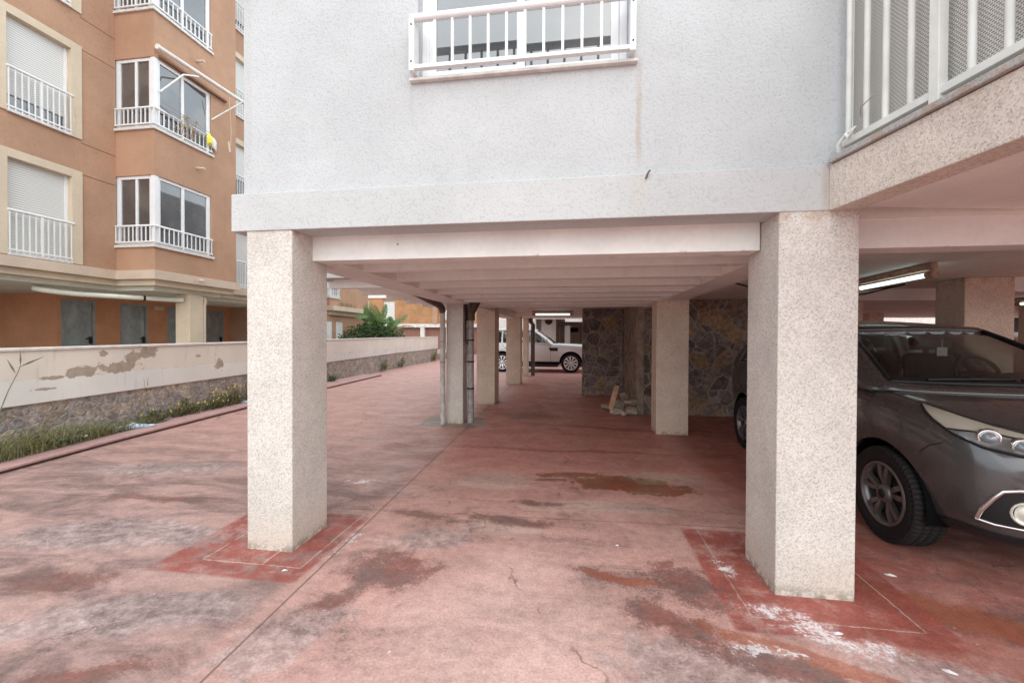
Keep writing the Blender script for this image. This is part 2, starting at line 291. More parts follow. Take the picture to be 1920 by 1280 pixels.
def mat_plaster():      # boundary wall render: pinkish above, white below, peeled in blotches
    m = Mat('peeling_plaster', .85, 0, .2); p = m.pos(); X, Y, Z = m.sep(p)
    n1 = m.noise(p, 3.2, 7, .66, .3); n2 = m.noise(p, 9, 6, .7); nb = m.noise(p, .9, 4); n7 = m.noise(p, 6., 9, .7)
    base = m.mix(m.ss(m.m2('MULTIPLY_ADD', m.m2('SUBTRACT', n1, .5), .12, Z), .985, 1.0), (.78, .76, .71), (.78, .71, .62))
    far = m.ss(Y, 8.5, 12); base = m.mix(far, base, m.mix(m.ss(Z, 1.02, 1.04), (.72, .67, .63), (.74, .67, .60)))
    def ell(cy, cz, ry, rz):
        u = m.m2('DIVIDE', m.m2('SUBTRACT', Y, cy), ry); v = m.m2('DIVIDE', m.m2('SUBTRACT', Z, cz), rz)
        return m.m2('SUBTRACT', 1., m.m2('SQRT', m.m2('ADD', m.m2('MULTIPLY', u, u), m.m2('MULTIPLY', v, v))))
    pe = None
    for e in ((5.42, 1.04, .26, .09), (5.98, 1.07, .42, .10), (6.2, 1.22, .15, .13), (6.52, 1.30, .19, .10), (5.72, 1.31, .07, .05), (8.15, .96, .14, .14), (7.6, 1.18, .08, .04), (5.0, .99, .2, .03), (4.9, .84, .16, .02)):
        b = m.ss(m.m2('MULTIPLY_ADD', m.m2('SUBTRACT', n7, .5), 2.6, ell(*e)), .06, .2); pe = b if pe is None else m.m2('MAXIMUM', pe, b)
    sm = m.m2('MULTIPLY', m.ss(n2, .665, .68), m.m2('MULTIPLY', m.ss(Z, .9, 1.0), m.ss(Z, 1.3, 1.2)))
    pe = m.m2('MAXIMUM', pe, sm)
    base = m.mix(m.ss(m.noise(m.mul3(p, (6, 6, .8)), 1.5, 5), .55, .75, 0., .35), base, (.42, .35, .31))
    crk = m.ss(m.m2('ABSOLUTE', m.m2('MULTIPLY_ADD', m.m2('SUBTRACT', n1, .5), .15, m.m2('SUBTRACT', Z, 1.0))), .001, .006, .6, 0.)
    col = m.mix(m.m2('MULTIPLY', crk, m.ss(n2, .45, .6)), base, (.28, .23, .2))
    gm = m.m2('MULTIPLY', far, m.m2('MULTIPLY', m.ss(n2, .56, .66), m.m2('MULTIPLY', m.ss(Z, .7, .8), m.ss(Z, 1.05, .95))))
    col = m.mix(m.m2('MULTIPLY', gm, .6), col, (.2, .19, .18))
    col = m.mix(pe, col, m.mix(m.ss(n2, .35, .65), (.46, .38, .30), (.38, .31, .245)))
    m.col(m.hsv(col, m.ss(nb, .3, .7, .94, 1.05)))
    m.bump(m.m2('MULTIPLY_ADD', pe, -1., m.m2('MULTIPLY', n2, .3)), .4, .01)
    return m.done()

def mat_glass(name, base, tintfac, tint):
    m = bpy.data.materials.new(name); m.use_nodes = True; t = m.node_tree; t.nodes.clear()
    o = t.nodes.new('ShaderNodeOutputMaterial'); mx = t.nodes.new('ShaderNodeMixShader'); tr = t.nodes.new('ShaderNodeBsdfTransparent')
    gl = t.nodes.new('ShaderNodeBsdfGlossy'); fr = t.nodes.new('ShaderNodeLayerWeight'); fr.inputs[0].default_value = .5; pw = t.nodes.new('ShaderNodeMath'); pw.operation = 'POWER'; pw.inputs[1].default_value = 4.5; t.links.new(fr.outputs['Facing'], pw.inputs[0])
    gl.inputs['Roughness'].default_value = .01; tr.inputs[0].default_value = (*tint, 1); gl.inputs[0].default_value = (.9, .93, .95, 1)
    mr = t.nodes.new('ShaderNodeMath'); mr.operation = 'ADD'; mr.inputs[1].default_value = tintfac; mr.use_clamp = True
    t.links.new(pw.outputs[0], mr.inputs[0]); t.links.new(mr.outputs[0], mx.inputs[0]); t.links.new(tr.outputs[0], mx.inputs[1]); t.links.new(gl.outputs[0], mx.inputs[2]); t.links.new(mx.outputs[0], o.inputs[0])
    return m

def mat_emit(name, c, s):
    m = Mat(name, .4); m.col(c); m.b.inputs['Emission Color'].default_value = (*c, 1); m.b.inputs['Emission Strength'].default_value = s; return m.done()

def mat_shutter(name, base, step=.045):
    m = Mat(name, .5, 0, .3); Z = m.sep(m.pos())[2]
    k = m.m2('FRACT', m.m2('DIVIDE', Z, step)); g = m.ss(k, .0, .32)
    m.col(m.mix(g, tuple(x*.42 for x in base), base)); m.bump(g, .5, .006); return m.done()

def mat_brick(name, a, b, mo):
    m = Mat(name, .85); p = m.pos(); X, Y, Z = m.sep(p); bt = m.n('TexBrick'); m.put(bt.inputs['Vector'], m.comb(m.m2('ADD', X, Y), Z, 0))
    bt.inputs['Scale'].default_value = 1; bt.inputs['Brick Width'].default_value = .26; bt.inputs['Row Height'].default_value = .075; bt.inputs['Mortar Size'].default_value = .012
    m.put(bt.inputs['Color1'], a); m.put(bt.inputs['Color2'], b); m.put(bt.inputs['Mortar'], mo)
    m.col(m.hsv(bt.outputs[0], m.ss(m.noise(p, 1.3, 5), .3, .7, .85, 1.15))); return m.done()

def mat_tyre():
    m = Mat('tyre_rubber', .8, 0, .25); X, Y, Z = m.sep(m.obj())
    a = m.m2('ARCTAN2', Z, Y); k = m.m2('SINE', m.m2('MULTIPLY', a, 62.)); rad = m.m2('SQRT', m.m2('ADD', m.m2('MULTIPLY', Y, Y), m.m2('MULTIPLY', Z, Z)))
    tr = m.m2('MULTIPLY', m.ss(k, -.25, .05), m.ss(rad, .325, .345))
    m.col(m.mix(tr, (.016, .015, .015), (.03, .028, .028))); m.bump(tr, 1., .02); return m.done()

def mat_leaf(name, a, b, tr=.25, sc=7):
    m = Mat(name, .5, 0, .35); p = m.pos()
    c = m.mix(m.ss(m.noise(p, sc, 3), .35, .65), a, b); m.col(c)
    m.b.inputs['Subsurface Weight'].default_value = 0
    t = m.t; td = t.nodes.new('ShaderNodeBsdfTranslucent'); m.put(td.inputs[0], c); ad = t.nodes.new('ShaderNodeMixShader'); ad.inputs[0].default_value = tr
    o = t.nodes['Material Output']; t.links.new(m.b.outputs[0], ad.inputs[1]); t.links.new(td.outputs[0], ad.inputs[2]); t.links.new(ad.outputs[0], o.inputs[0])
    return m.done()

def mat_carpaint(name, c, metal=.5, rough=.28):
    m = Mat(name, rough, metal, .5); p = m.pos()
    m.col(m.hsv(c, m.ss(m.noise(p, 900, 1), .3, .7, .9, 1.1))); m.b.inputs['Coat Weight'].default_value = .9; m.b.inputs['Coat Roughness'].default_value = .06
    m.rough(m.ss(m.noise(p, 5, 5), .3, .7, rough*.9, rough*1.25)); return m.done()

G = {}
G['ground'] = mat_ground()
G['pebble'] = mat_pebble('pebbledash')
G['facade'] = mat_stucco('white_stucco', (.50, .51, .515), 66, .5, stain=[(-1.15, 3.02, 3.38, .02, .22, (.34, .30, .27)), (-.5, 3.15, 3.38, .06, .12, (.36, .33, .30)), (.1, 2.9, 3.38, .03, .12, (.36, .33, .30)), (-2.44, 2.66, 7., .05, .2, (.36, .33, .3)), (.40, 2.66, 3.40, .028, .55, (.40, .33, .26))])
G['fascia'] = mat_stucco('fascia_stucco', (.505, .51, .505), 60, .42, stain=[(.40, 2.3, 2.66, .09, .22, (.5, .42, .3)), (1.50, 2.3, 2.7, .035, .4, (.42, .26, .18))])
G['terrace'] = mat_pebble('terrace_pebbledash', (.64, .565, .50), .08, .3)
G['granite'] = mat_pebble('granite_coping', (.42, .41, .40))
G['ceiling'] = mat_paint('ceiling_paint', (.81, .79, .74), amt=.12)
G['beam'] = mat_paint('beam_paint', (.80, .79, .76), amt=.10)
G['whitemetal'] = plain('white_metal', (.76, .77, .77), .4, 0, .04, spec=.4)
G['oldmetal'] = plain('old_white_metal', (.70, .70, .66), .5, 0, .08)
G['upvc'] = plain('white_window_frame', (.78, .79, .80), .35, 0, .03)
G['mesh'] = None
G['sill'] = plain('marble_sill', (.66, .63, .60), .5, 0, .12, 14)
G['stone'] = mat_stone('flagstone', 3.4, [(.21, .17, .155), (.155, .13, .12), (.24, .19, .155), (.31, .215, .135)], (.34, .285, .25), .05)
G['stonelight'] = plain('smooth_mortar', (.30, .235, .185), .9, 0, .3, 5, bump=.3)
G['rubble'] = mat_stone('rubble_stone_base', 4.6, [(.35, .30, .27), (.29, .265, .255), (.42, .345, .28), (.33, .26, .21)], (.37, .315, .275), .07, (1.2, 1.2, 1.9), dw=.34)
G['plaster'] = mat_plaster()
G['coping'] = plain('coping_paint', (.70, .66, .62), .8, 0, .12, 5)
G['orange'] = mat_stucco('orange_render', (.44, .27, .18), 30, .15, blotch=.09)
G['orange2'] = mat_stucco('orange_render_ground', (.60, .30, .17), 30, .15, blotch=.1)
G['cream'] = mat_paint('cream_paint', (.62, .52, .39), (.25, .19, .13), .35)
G['soffit'] = mat_paint('soffit_paint', (.72, .73, .64), (.3, .27, .2), .25)
G['band'] = mat_paint('slab_band', (.58, .47, .37), (.16, .13, .10), .55)
G['shutter'] = mat_shutter('roller_shutter', (.70, .70, .67))
G['glass'] = None
def mat_winglass():
    m = Mat('window_glass', .03, 0, .5); p = m.pos(); Z = m.sep(p)[2]
    m.col(m.mix(m.ss(m.noise(p, 1.1, 3), .4, .6), (.05, .055, .06), (.10, .10, .10))); m.b.inputs['IOR'].default_value = 2.3; m.b.inputs['Coat Weight'].default_value = .3; return m.done()
G['glass'] = mat_winglass()
def mat_door():
    m = Mat('weathered_metal_door', .5, .3, .4); p = m.pos(); X, Y, Z = m.sep(p)
    n = m.noise(m.mul3(p, (1, 1, .5)), 4.5, 8, .72, .3); c = m.mix(m.ss(n, .34, .72), (.24, .265, .26), (.42, .455, .45)); m.col(m.mix(m.ss(Z, 1.9, 1.4, .0, .4), c, (.36, .40, .41))); return m.done()
G['door'] = mat_door()
G['doorframe'] = plain('door_frame_metal', (.30, .325, .325), .5, .2)
G['whitedoor'] = plain('white_door', (.72, .72, .70), .5)
G['pipe'] = plain('grey_drainpipe', (.33, .31, .30), .55, 0, .25, 9)
G['pipedark'] = plain('brown_drainpipe', (.10, .07, .058), .5, 0, .3, 9)
G['pipewhite'] = plain('pale_drainpipe', (.50, .48, .46), .5, 0, .2, 9)
G['black'] = plain('black_plastic', (.018, .018, .018), .5)
G['dark'] = plain('dark_void', (.02, .02, .022), .8)
G['tube'] = mat_emit('lit_tube', (.80, 1., .93), .85)
G['fixture'] = plain('rusty_fixture', (.42, .29, .225), .7, 0, .35, 20)
G['brick'] = mat_brick('orange_brick', (.38, .17, .075), (.44, .215, .10), (.40, .26, .15))
G['garagebrown'] = plain('brown_garage', (.30, .15, .12), .8)
G['soil'] = plain('dry_soil', (.16, .12, .085), .95, 0, .35, 12, bump=.8, bscale=20)
G['walk'] = None
def mat_walk():
    m = Mat('kerb_concrete', .75); p = m.pos(); n = m.noise(p, 2.4, 6, .65); nf = m.noise(p, 20, 4)
    c = m.mix(m.ss(n, .35, .65), (.50, .31, .285), (.43, .26, .24)); m.col(m.hsv(c, m.ss(nf, .3, .7, .9, 1.1))); m.bump(nf, .2, .005); return m.done()
G['walk'] = mat_walk()
G['court'] = plain('courtyard_concrete', (.36, .30, .26), .85, 0, .2, 2)
G['leaf'] = mat_leaf('bush_leaf', (.03, .065, .02), (.075, .125, .04))
G['banana'] = mat_leaf('banana_leaf', (.10, .185, .06), (.17, .27, .10), .35)
G['bananadry'] = mat_leaf('banana_dry_leaf', (.26, .24, .08), (.33, .27, .13), .3)
G['grass'] = mat_leaf('grass_blade', (.12, .15, .05), (.38, .33, .17), .25, 26)
G['weed'] = mat_leaf('weed_leaf', (.05, .085, .025), (.11, .12, .05), .2)
G['drystem'] = plain('dry_stem', (.27, .22, .12), .8, 0, .3, 20)
G['yellow'] = plain('yellow_petal', (.85, .72, .10), .6)
G['reed'] = mat_leaf('reed_leaf', (.20, .23, .12), (.28, .29, .17), .2)
G['tyre'] = mat_tyre()
G['darkcar'] = mat_carpaint('dark_car_paint', (.07, .068, .069), .45, .27)
G['whitecar'] = mat_carpaint('white_car_paint', (.70, .70, .70), 0, .35)
G['silvercar'] = mat_carpaint('silver_car_paint', (.45, .47, .48), .4, .3)
G['carglass'] = mat_glass('car_glass', 1.5, .035, (.74, .77, .75))
G['chrome'] = plain('chrome', (.75, .75, .76), .12, 1, .03)
G['greyrim'] = plain('grey_alloy', (.20, .19, .19), .35, .7, .1)
G['silverrim'] = plain('silver_alloy', (.72, .72, .72), .3, .6, .05)
G['lens'] = mat_glass('clear_lens', 1.5, .06, (.93, .93, .90))
G['lampcup'] = plain('lamp_reflector', (.62, .60, .52), .25, .3, .1)
G['lampball'] = plain('lamp_glass_ball', (.22, .25, .27), .05, .2, .1, 30, .8)
G['arch'] = plain('wheel_arch_black', (.006, .006, .006), .95, spec=.05)
G['bowl'] = plain('lamp_bowl_grey', (.30, .33, .35), .25, .5, .4, 12)
G['interior'] = plain('dark_upholstery', (.03, .028, .028), .8)
G['trim'] = plain('black_trim', (.014, .014, .015), .35)
G['paper'] = plain('white_paper', (.75, .76, .72), .7)
G['wood'] = plain('raw_timber', (.50, .30, .20), .8, 0, .2, 10)
G['looseStone'] = plain('grey_rubble', (.44, .37, .30), .9, 0, .35, 9, bump=.6, bscale=25)
G['plasticblue'] = plain('blue_white_plastic', (.45, .56, .66), .4, 0, .6, 18)
G['rail'] = G['whitemetal']
def mat_mesh():
    m = Mat('woven_screen', .7); p = m.pos(); X, Y, Z = m.sep(p)
    k1 = m.m2('FRACT', m.m2('MULTIPLY', Z, 88.)); row = m.m2('FLOOR', m.m2('MULTIPLY', Z, 88.))
    k2 = m.m2('FRACT', m.m2('MULTIPLY_ADD', Y, 60., m.m2('MULTIPLY', row, .5)))
    h = m.m2('MULTIPLY', m.ss(m.m2('ABSOLUTE', m.m2('SUBTRACT', k1, .5)), .34, .22), m.ss(m.m2('ABSOLUTE', m.m2('SUBTRACT', k2, .5)), .40, .26))
    m.col(m.mix(h, (.62, .60, .56), (.26, .24, .22))); m.bump(h, .6, -.004); return m.done()
G['mesh'] = mat_mesh()

# ------------------------------------------------------------------ mesh helpers
class MB:
    def __init__(s): s.v = []; s.f = []; s.sm = []
    def add(s, vs, fs, smooth=False):
        k = len(s.v); s.v += [tuple(v) for v in vs]; s.f += [tuple(i+k for i in f_) for f_ in fs]; s.sm += [smooth]*len(fs); return s
    def box(s, x0, x1, y0, y1, z0, z1):
        return s.add([(x0,y0,z0),(x1,y0,z0),(x1,y1,z0),(x0,y1,z0),(x0,y0,z1),(x1,y0,z1),(x1,y1,z1),(x0,y1,z1)],
                     [(0,3,2,1),(4,5,6,7),(0,1,5,4),(1,2,6,5),(2,3,7,6),(3,0,4,7)])
    def prism(s, poly, z0, z1):        # poly counter-clockwise in XY
        n = len(poly); vs = [(x, y, z0) for x, y in poly]+[(x, y, z1) for x, y in poly]
        return s.add(vs, [tuple(reversed(range(n))), tuple(range(n, 2*n))]+[(i, (i+1) % n, n+(i+1) % n, n+i) for i in range(n)])
    def bar(s, a, b, w_, h_, up=(0, 0, 1)):   # rectangular bar from a to b
        a, b = Vector(a), Vector(b); t = (b-a).normalized(); u = Vector(up)
        if abs(t.dot(u)) > .95: u = Vector((0, 1, 0))
        sx = t.cross(u).normalized()*w_/2; sy = sx.cross(t).normalized()*h_/2
        vs = [a-sx-sy, a+sx-sy, a+sx+sy, a-sx+sy, b-sx-sy, b+sx-sy, b+sx+sy, b-sx+sy]
        return s.add(vs, [(0,1,2,3),(7,6,5,4),(0,4,5,1),(1,5,6,2),(2,6,7,3),(3,7,4,0)])
    def tube(s, pts, r_, n=10, cap=True, r1=None):
        pts = [Vector(p) for p in pts]; k = len(pts); vs = []; prev = None
        for i, p in enumerate(pts):
            t = (pts[min(i+1, k-1)]-pts[max(i-1, 0)]).normalized()
            if prev is None: u = t.orthogonal().normalized()
            else: u = (prev-t*prev.dot(t)).normalized()
            prev = u; v = t.cross(u); rr = r_ if r1 is None else r_+(r1-r_)*i/max(1, k-1)
            vs += [p+(u*math.cos(2*math.pi*j/n)+v*math.sin(2*math.pi*j/n))*rr for j in range(n)]
        fs = [(i*n+j, i*n+(j+1) % n, (i+1)*n+(j+1) % n, (i+1)*n+j) for i in range(k-1) for j in range(n)]
        s.add(vs, fs, True)
        if cap: s.add(vs[:n], [tuple(reversed(range(n)))]); s.add(vs[-n:], [tuple(range(n))])
        return s
    def lathe(s, prof, c=(0, 0, 0), axis='x', n=40):
        vs = []
        for a, rr in prof:
            for j in range(n):
                t = 2*math.pi*j/n; y, z = rr*math.cos(t), rr*math.sin(t)
                p = {'x': (a, y, z), 'y': (y, a, z), 'z': (y, z, a)}[axis]; vs.append((c[0]+p[0], c[1]+p[1], c[2]+p[2]))
        k = len(prof)
        return s.add(vs, [(i*n+j, i*n+(j+1) % n, (i+1)*n+(j+1) % n, (i+1)*n+j) for i in range(k-1) for j in range(n)], True)
    def grid(s, rows, smooth=True, close=False):
        k = len(rows); n = len(rows[0]); vs = [p for rw in rows for p in rw]; m_ = n if close else n-1
        return s.add(vs, [(i*n+j, i*n+(j+1) % n, (i+1)*n+(j+1) % n, (i+1)*n+j) for i in range(k-1) for j in range(m_)], smooth)
    def build(s, name, mat, parent=None, bevel=0, solid=0, loc=None):
        me = bpy.data.meshes.new(name); me.from_pydata(s.v, [], s.f); me.polygons.foreach_set('use_smooth', s.sm); me.update()
        if bevel or solid:
            bm = bmesh.new(); bm.from_mesh(me); bmesh.ops.remove_doubles(bm, verts=bm.verts, dist=1e-5); bmesh.ops.recalc_face_normals(bm, faces=bm.faces); bm.to_mesh(me); bm.free()
        o = bpy.data.objects.new(name, me); COL.objects.link(o); me.materials.append(mat)
        if solid:
            md = o.modifiers.new('solid', 'SOLIDIFY'); md.thickness = solid; md.offset = 0
        if bevel:
            md = o.modifiers.new('bevel', 'BEVEL'); md.width = bevel; md.segments = 2; md.limit_method = 'ANGLE'; md.angle_limit = R(40)
        if parent: o.parent = parent
        if loc: o.location = loc
        return o

def empty(name, loc=(0, 0, 0), rz=0):
    o = bpy.data.objects.new(name, None); COL.objects.link(o); o.location = loc; o.rotation_euler = (0, 0, rz); o.empty_display_size = .2; return o
def tag(o, label, cat, group=None):
    o['label'] = label; o['category'] = cat
    if group: o['group'] = group
    return o
def kind(o, k): o['kind'] = k; return o
def copy_tree(o, parent=None):
    c = o.copy(); COL.objects.link(c)
    if parent: c.parent = parent
    for ch in list(o.children): copy_tree(ch, c)
    return c

def sheet(mb, axis, c, u0, u1, z0, z1, holes, depth):
    """wall sheet at axis=c ('x' or 'y'); holes=(u0,u1,z0,z1); reveals run `depth` along the axis"""
    us = sorted({u0, u1, *[h[0] for h in holes], *[h[1] for h in holes]}); zs = sorted({z0, z1, *[h[2] for h in holes], *[h[3] for h in holes]})
    us = [u for u in us if u0 <= u <= u1]; zs = [z for z in zs if z0 <= z <= z1]
    P = (lambda u, z, k=0: (c+k, u, z)) if axis == 'x' else (lambda u, z, k=0: (u, c+k, z))
    for a, b in zip(us, us[1:]):
        for e, g in zip(zs, zs[1:]):
            mu, mz = (a+b)/2, (e+g)/2
            if any(h[0] < mu < h[1] and h[2] < mz < h[3] for h in holes): continue
            mb.add([P(a, e), P(b, e), P(b, g), P(a, g)], [(0, 1, 2, 3)])
    for h in holes:
        a, b, e, g = h
        for (p, q) in (((a, e), (b, e)), ((b, e), (b, g)), ((b, g), (a, g)), ((a, g), (a, e))):
            mb.add([P(*p), P(*q), P(*q, depth), P(*p, depth)], [(0, 1, 2, 3)])
    return mb

# ------------------------------------------------------------------ ground, kerb walk, soil
g = MB(); g.add([(-400, -400, 0), (400, -400, 0), (400, 400, 0), (-400, 400, 0)], [(0, 1, 2, 3)])
kind(g.build('ground', G['ground']), 'structure')
WALL = [(-6.55, -4.), (-7.30, 4.4), (-7.48, 6.1), (-7.74, 9.05), (-8.3, 13.1), (-8.85, 20.), (-9.15, 27.5)]
KERB = [(-5.75, -4.), (-6.50, 4.0), (-6.74, 5.45), (-7.10, 8.4), (-7.40, 11.8), (-7.72, 16.2)]
def band(pa, pb, z0, z1):
    mb = MB(); n = len(pa); vs = [(x, y, z0) for x, y in pa]+[(x, y, z0) for x, y in pb]+[(x, y, z1) for x, y in pa]+[(x, y, z1) for x, y in pb]; fs = []
    for i in range(n-1):
        fs += [(2*n+i, 2*n+i+1, 3*n+i+1, 3*n+i), (i, n+i, n+i+1, i+1), (i, i+1, 2*n+i+1, 2*n+i), (n+i, 3*n+i, 3*n+i+1, n+i+1)]
    fs += [(0, 2*n, 3*n, n), (n-1, 2*n-1, 4*n-1, 3*n-1)]
    return mb.add(vs, fs)
def at_y(line, y, dx=0):
    for (x0, y0), (x1, y1) in zip(line, line[1:]):
        if y0 <= y <= y1: return x0+(x1-x0)*(y-y0)/(y1-y0)+dx
    return line[-1][0]+dx
ys = [-4, 0, 2, 4, 5.45, 7, 8.4, 10, 11.8, 14, 16.2]
ow = [(at_y(WALL, y, .02), y) for y in ys]
kind(band([(at_y(KERB, y, -.03), y) for y in ys], ow, .002, .03).build('kerb_base', G['pipedark']), 'structure')
kind(band([(at_y(KERB, y), y) for y in ys], [(x+.004, y) for x, y in ow], .03, .062).build('kerb_walk', G['walk'], bevel=.008), 'structure')
ys2 = [3.2, 4, 5, 6, 6.6]
kind(band([(at_y(WALL, y, .48-.05*(y-3.2)), y) for y in ys2], [(at_y(WALL, y, .03), y) for y in ys2], .06, .075).build('soil', G['soil']), 'structure')

# boundary wall
def wall_strip(dx0, dx1, z0, z1a, mat, name, parent, bevel=.006, z0a=None):
    """z1a = (near,far) top heights"""
    n = len(WALL); mb = MB(); vs = []
    for i, (x, y) in enumerate(WALL):
        t = max(0, min(1, (y-4)/23)); zt = z1a[0]+(z1a[1]-z1a[0])*t; zb = z0[0]+(z0[1]-z0[0])*t
        vs += [(x+dx0, y, zb), (x+dx1, y, zb), (x+dx1, y, zt), (x+dx0, y, zt)]
    fs = []
    for i in range(n-1):
        a, b = i*4, i*4+4
        for j in range(4): fs.append((a+j, b+j, b+(j+1) % 4, a+(j+1) % 4))
    fs += [(0, 1, 2, 3), (n*4-1, n*4-2, n*4-3, n*4-4)]
    mb.add(vs, fs); return mb.build(name, mat, parent, bevel)
bw = tag(empty('boundary_wall', (0, 0, 0)), 'long low white wall with peeling plaster above a rubble stone base', 'wall')
wall_strip(0, -.2, (0, 0), (.65, .80), G['rubble'], 'stone_base', bw, .0)
wall_strip(.03, -.2, (.65, .80), (1.375, 1.56), G['plaster'], 'plaster_panel', bw, .008)
wall_strip(.055, -.225, (1.375, 1.56), (1.415, 1.60), G['coping'], 'coping', bw, .008)

# ------------------------------------------------------------------ white building on pillars
wb = tag(empty('white_building', (-2.47, 2.85, 0)), 'white stucco apartment block raised on square pebbledash pillars over a car port', 'building')
def P_(mb, name, mat, bevel=0, parent=wb):
    o = mb.build(name, mat, parent, bevel); 
    if parent is wb: o.location = (2.47, -2.85, 0)
    return o
ZC = 2.376
mb = MB(); sheet(mb, 'y', 2.875, -2.47, 1.60, 2.64, 7.5, [(-1.105, .335, 3.40, 4.75)], .14)
mb.add([(-2.47, 2.875, 2.64), (-2.47, 2.875, 7.5), (-2.47, 18, 7.5), (-2.47, 18, 2.64)], [(0, 1, 2, 3)])
mb.add([(-2.47, 2.875, 7.5), (17, 2.875, 7.5), (17, 18, 7.5), (-2.47, 18, 7.5)], [(0, 1, 2, 3)])
mb.add([(17, 2.875, 2.4), (17, 2.875, 7.5), (17, 18, 7.5), (17, 18, 2.4)], [(0, 1, 2, 3)])
mb.add([(-2.47, 18, 2.4), (17, 18, 2.4), (17, 18, 7.5), (-2.47, 18, 7.5)], [(0, 1, 2, 3)])
mb.add([(1.60, 2.875, 2.64), (17, 2.875, 2.64), (17, 2.875, 7.5), (1.60, 2.875, 7.5)], [(0, 1, 2, 3)])
P_(mb, 'facade_wall', G['facade'])
mb = MB().box(-2.55, 1.525, 2.84, 3.08, ZC, 2.655); P_(mb, 'fascia', G['fascia'], .006)
mb = MB().box(-2.55, -2.36, 3.08, 18, ZC+.003, 2.655).box(-2.36, 17, 3.08, 18.02, ZC+.006, 2.64); P_(mb, 'ceiling_slab', G['ceiling'])
def beam(x0, x1, y0, y1, z0=2.2, z1=ZC+.02, mat='beam'): P_(MB().box(x0, x1, y0, y1, z0, z1), 'beam', G[mat], .006)
beam(-2.07, 1.24, 3.1, 3.28, 2.192)
beam(1.69, 9, 3.1, 3.3, 2.19)
beam(-2.33, -1.93, 3.30, 13.5, 2.197); beam(1.40, 1.76, 3.33, 9.1, 2.203)
for y in (3.66, 4.37, 5.07, 5.78, 6.47, 7.17, 7.87, 8.5): beam(-1.93, 1.40, y, y+.13, 2.2)
beam(5.45, 17, 6.22, 6.5, 2.2); beam(9.4, 17, 9.5, 9.8, 2.2); beam(4.3, 5.6, 7.5, 7.7, 2.2); beam(-2.36, 6, 13.5, 13.7, 2.26, ZC+.02)
PIL = [(-2.43, -2.06, 2.85, 3.30), (1.245, 1.695, 2.845, 3.32), (-2.345, -2.03, 7.56, 7.86), (-2.31, -1.87, 9.85, 10.4), (-2.29, -1.81, 14.1, 14.65), (-2.10, -1.90, 17.2, 17.6),
       (1.335, 1.845, 7.29, 7.74), (4.91, 5.46, 6.2, 6.65), (8.85, 9.42, 9.5, 9.98), (5.4, 5.8, 9.6, 10.0), (12.5, 13., 13.2, 13.7), (9.0, 9.4, 14.6, 15.), (5.2, 5.7, 14.6, 15.1), (12.5, 12.9, 3.2, 3.6)]
G['pillarp'] = mat_pebble('brightened_pebbledash', (.70, .58, .48))  # lighter, warmer pebbledash copy: brightening put into the colour of pillars under cover
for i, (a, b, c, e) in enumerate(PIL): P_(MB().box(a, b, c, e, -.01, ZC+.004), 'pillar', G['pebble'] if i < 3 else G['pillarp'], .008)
# cantilevered bay on the left side, with its own ribs
P_(MB().box(-3.55, -2.56, 5.28, 5.46, ZC, 2.66).box(-3.55, -3.4, 5.46, 13, ZC, 2.66), 'bay_fascia', G['fascia'], .005)
P_(MB().box(-3.4, -2.56, 5.46, 13, ZC+.02, 2.6), 'bay_soffit', G['ceiling'])
for y in (5.6, 6.5, 7.45, 8.35, 9.3, 10.3): P_(MB().box(-3.47, -2.33, y, y+.14, 2.28, ZC+.04), 'bay_rib', G['beam'], .005)
mb = MB(); sheet(mb, 'y', 5.3, -3.52, -2.47, 2.66, 7.5, [], 0); sheet(mb, 'x', -3.52, 5.3, 13, 2.66, 7.5, [], 0); P_(mb, 'bay_wall', G['facade'])
# front window
win = P_(MB(), 'window', G['upvc'])
mb = MB(); X0, X1, Z0, Z1, Yw = -1.105, .335, 3.40, 4.75, 2.99
for a, b, e, h in ((X0, X0+.05, Z0, Z1), (X1-.05, X1, Z0, Z1), (X0+.05, X1-.05, Z0, Z0+.05), (X0+.05, X1-.05, Z1-.05, Z1)): mb.box(a, b, Yw-.03, Yw+.04, e, h)
fr = mb.build('frame', G['upvc'], win, .004)
for k, (a, b) in enumerate(((X0+.05, -.36), (-.42, X1-.05))):
    y = Yw-.01+.025*k; mb = MB()
    for (p, q, e, h) in ((a, a+.055, Z0+.05, Z1-.05), (b-.055, b, Z0+.05, Z1-.05), (a+.055, b-.055, Z0+.05, Z0+.11), (a+.055, b-.055, Z1-.11, Z1-.05)): mb.box(p, q, y-.012, y+.012, e, h)
    mb.build('sash', G['upvc'], win, .003)
    MB().box(a+.05, b-.05, y-.004, y+.004, Z0+.10, Z1-.10).build('pane', G['glass'], win)
MB().box(X0-.2, X1+.2, Yw+.5, Yw+.52, Z0-.2, Z1+.2).build('backing', G['dark'], win)
P_(MB().box(-1.155, .39, 2.835, 3.0, 3.378, 3.398), 'window_sill', G['sill'], .004)
rl = P_(MB().tube([(-1.125, 2.80, 3.775), (.36, 2.80, 3.775)], .027, 14), 'window_railing', G['rail'])
mb = MB().box(-1.11, .35, 2.782, 2.818, 3.425, 3.452); mb.build('bottom_rail', G['rail'], rl, .003)
for i in range(10):
    x = -.955+i*.1235; MB().bar((x, 2.80, 3.45), (x, 2.80, 3.76), .017, .017).build('bar', G['rail'], rl)
for x in (-1.115, .352):
    MB().box(x-.018, x+.018, 2.775, 2.872, 3.41, 3.765).build('end_plate', G['rail'], rl, .003)
for x in (-1.115, .352):
    for z in (3.47, 3.72): MB().tube([(x, 2.771, z), (x, 2.776, z)], .006, 8).build('screw', G['black'], rl)
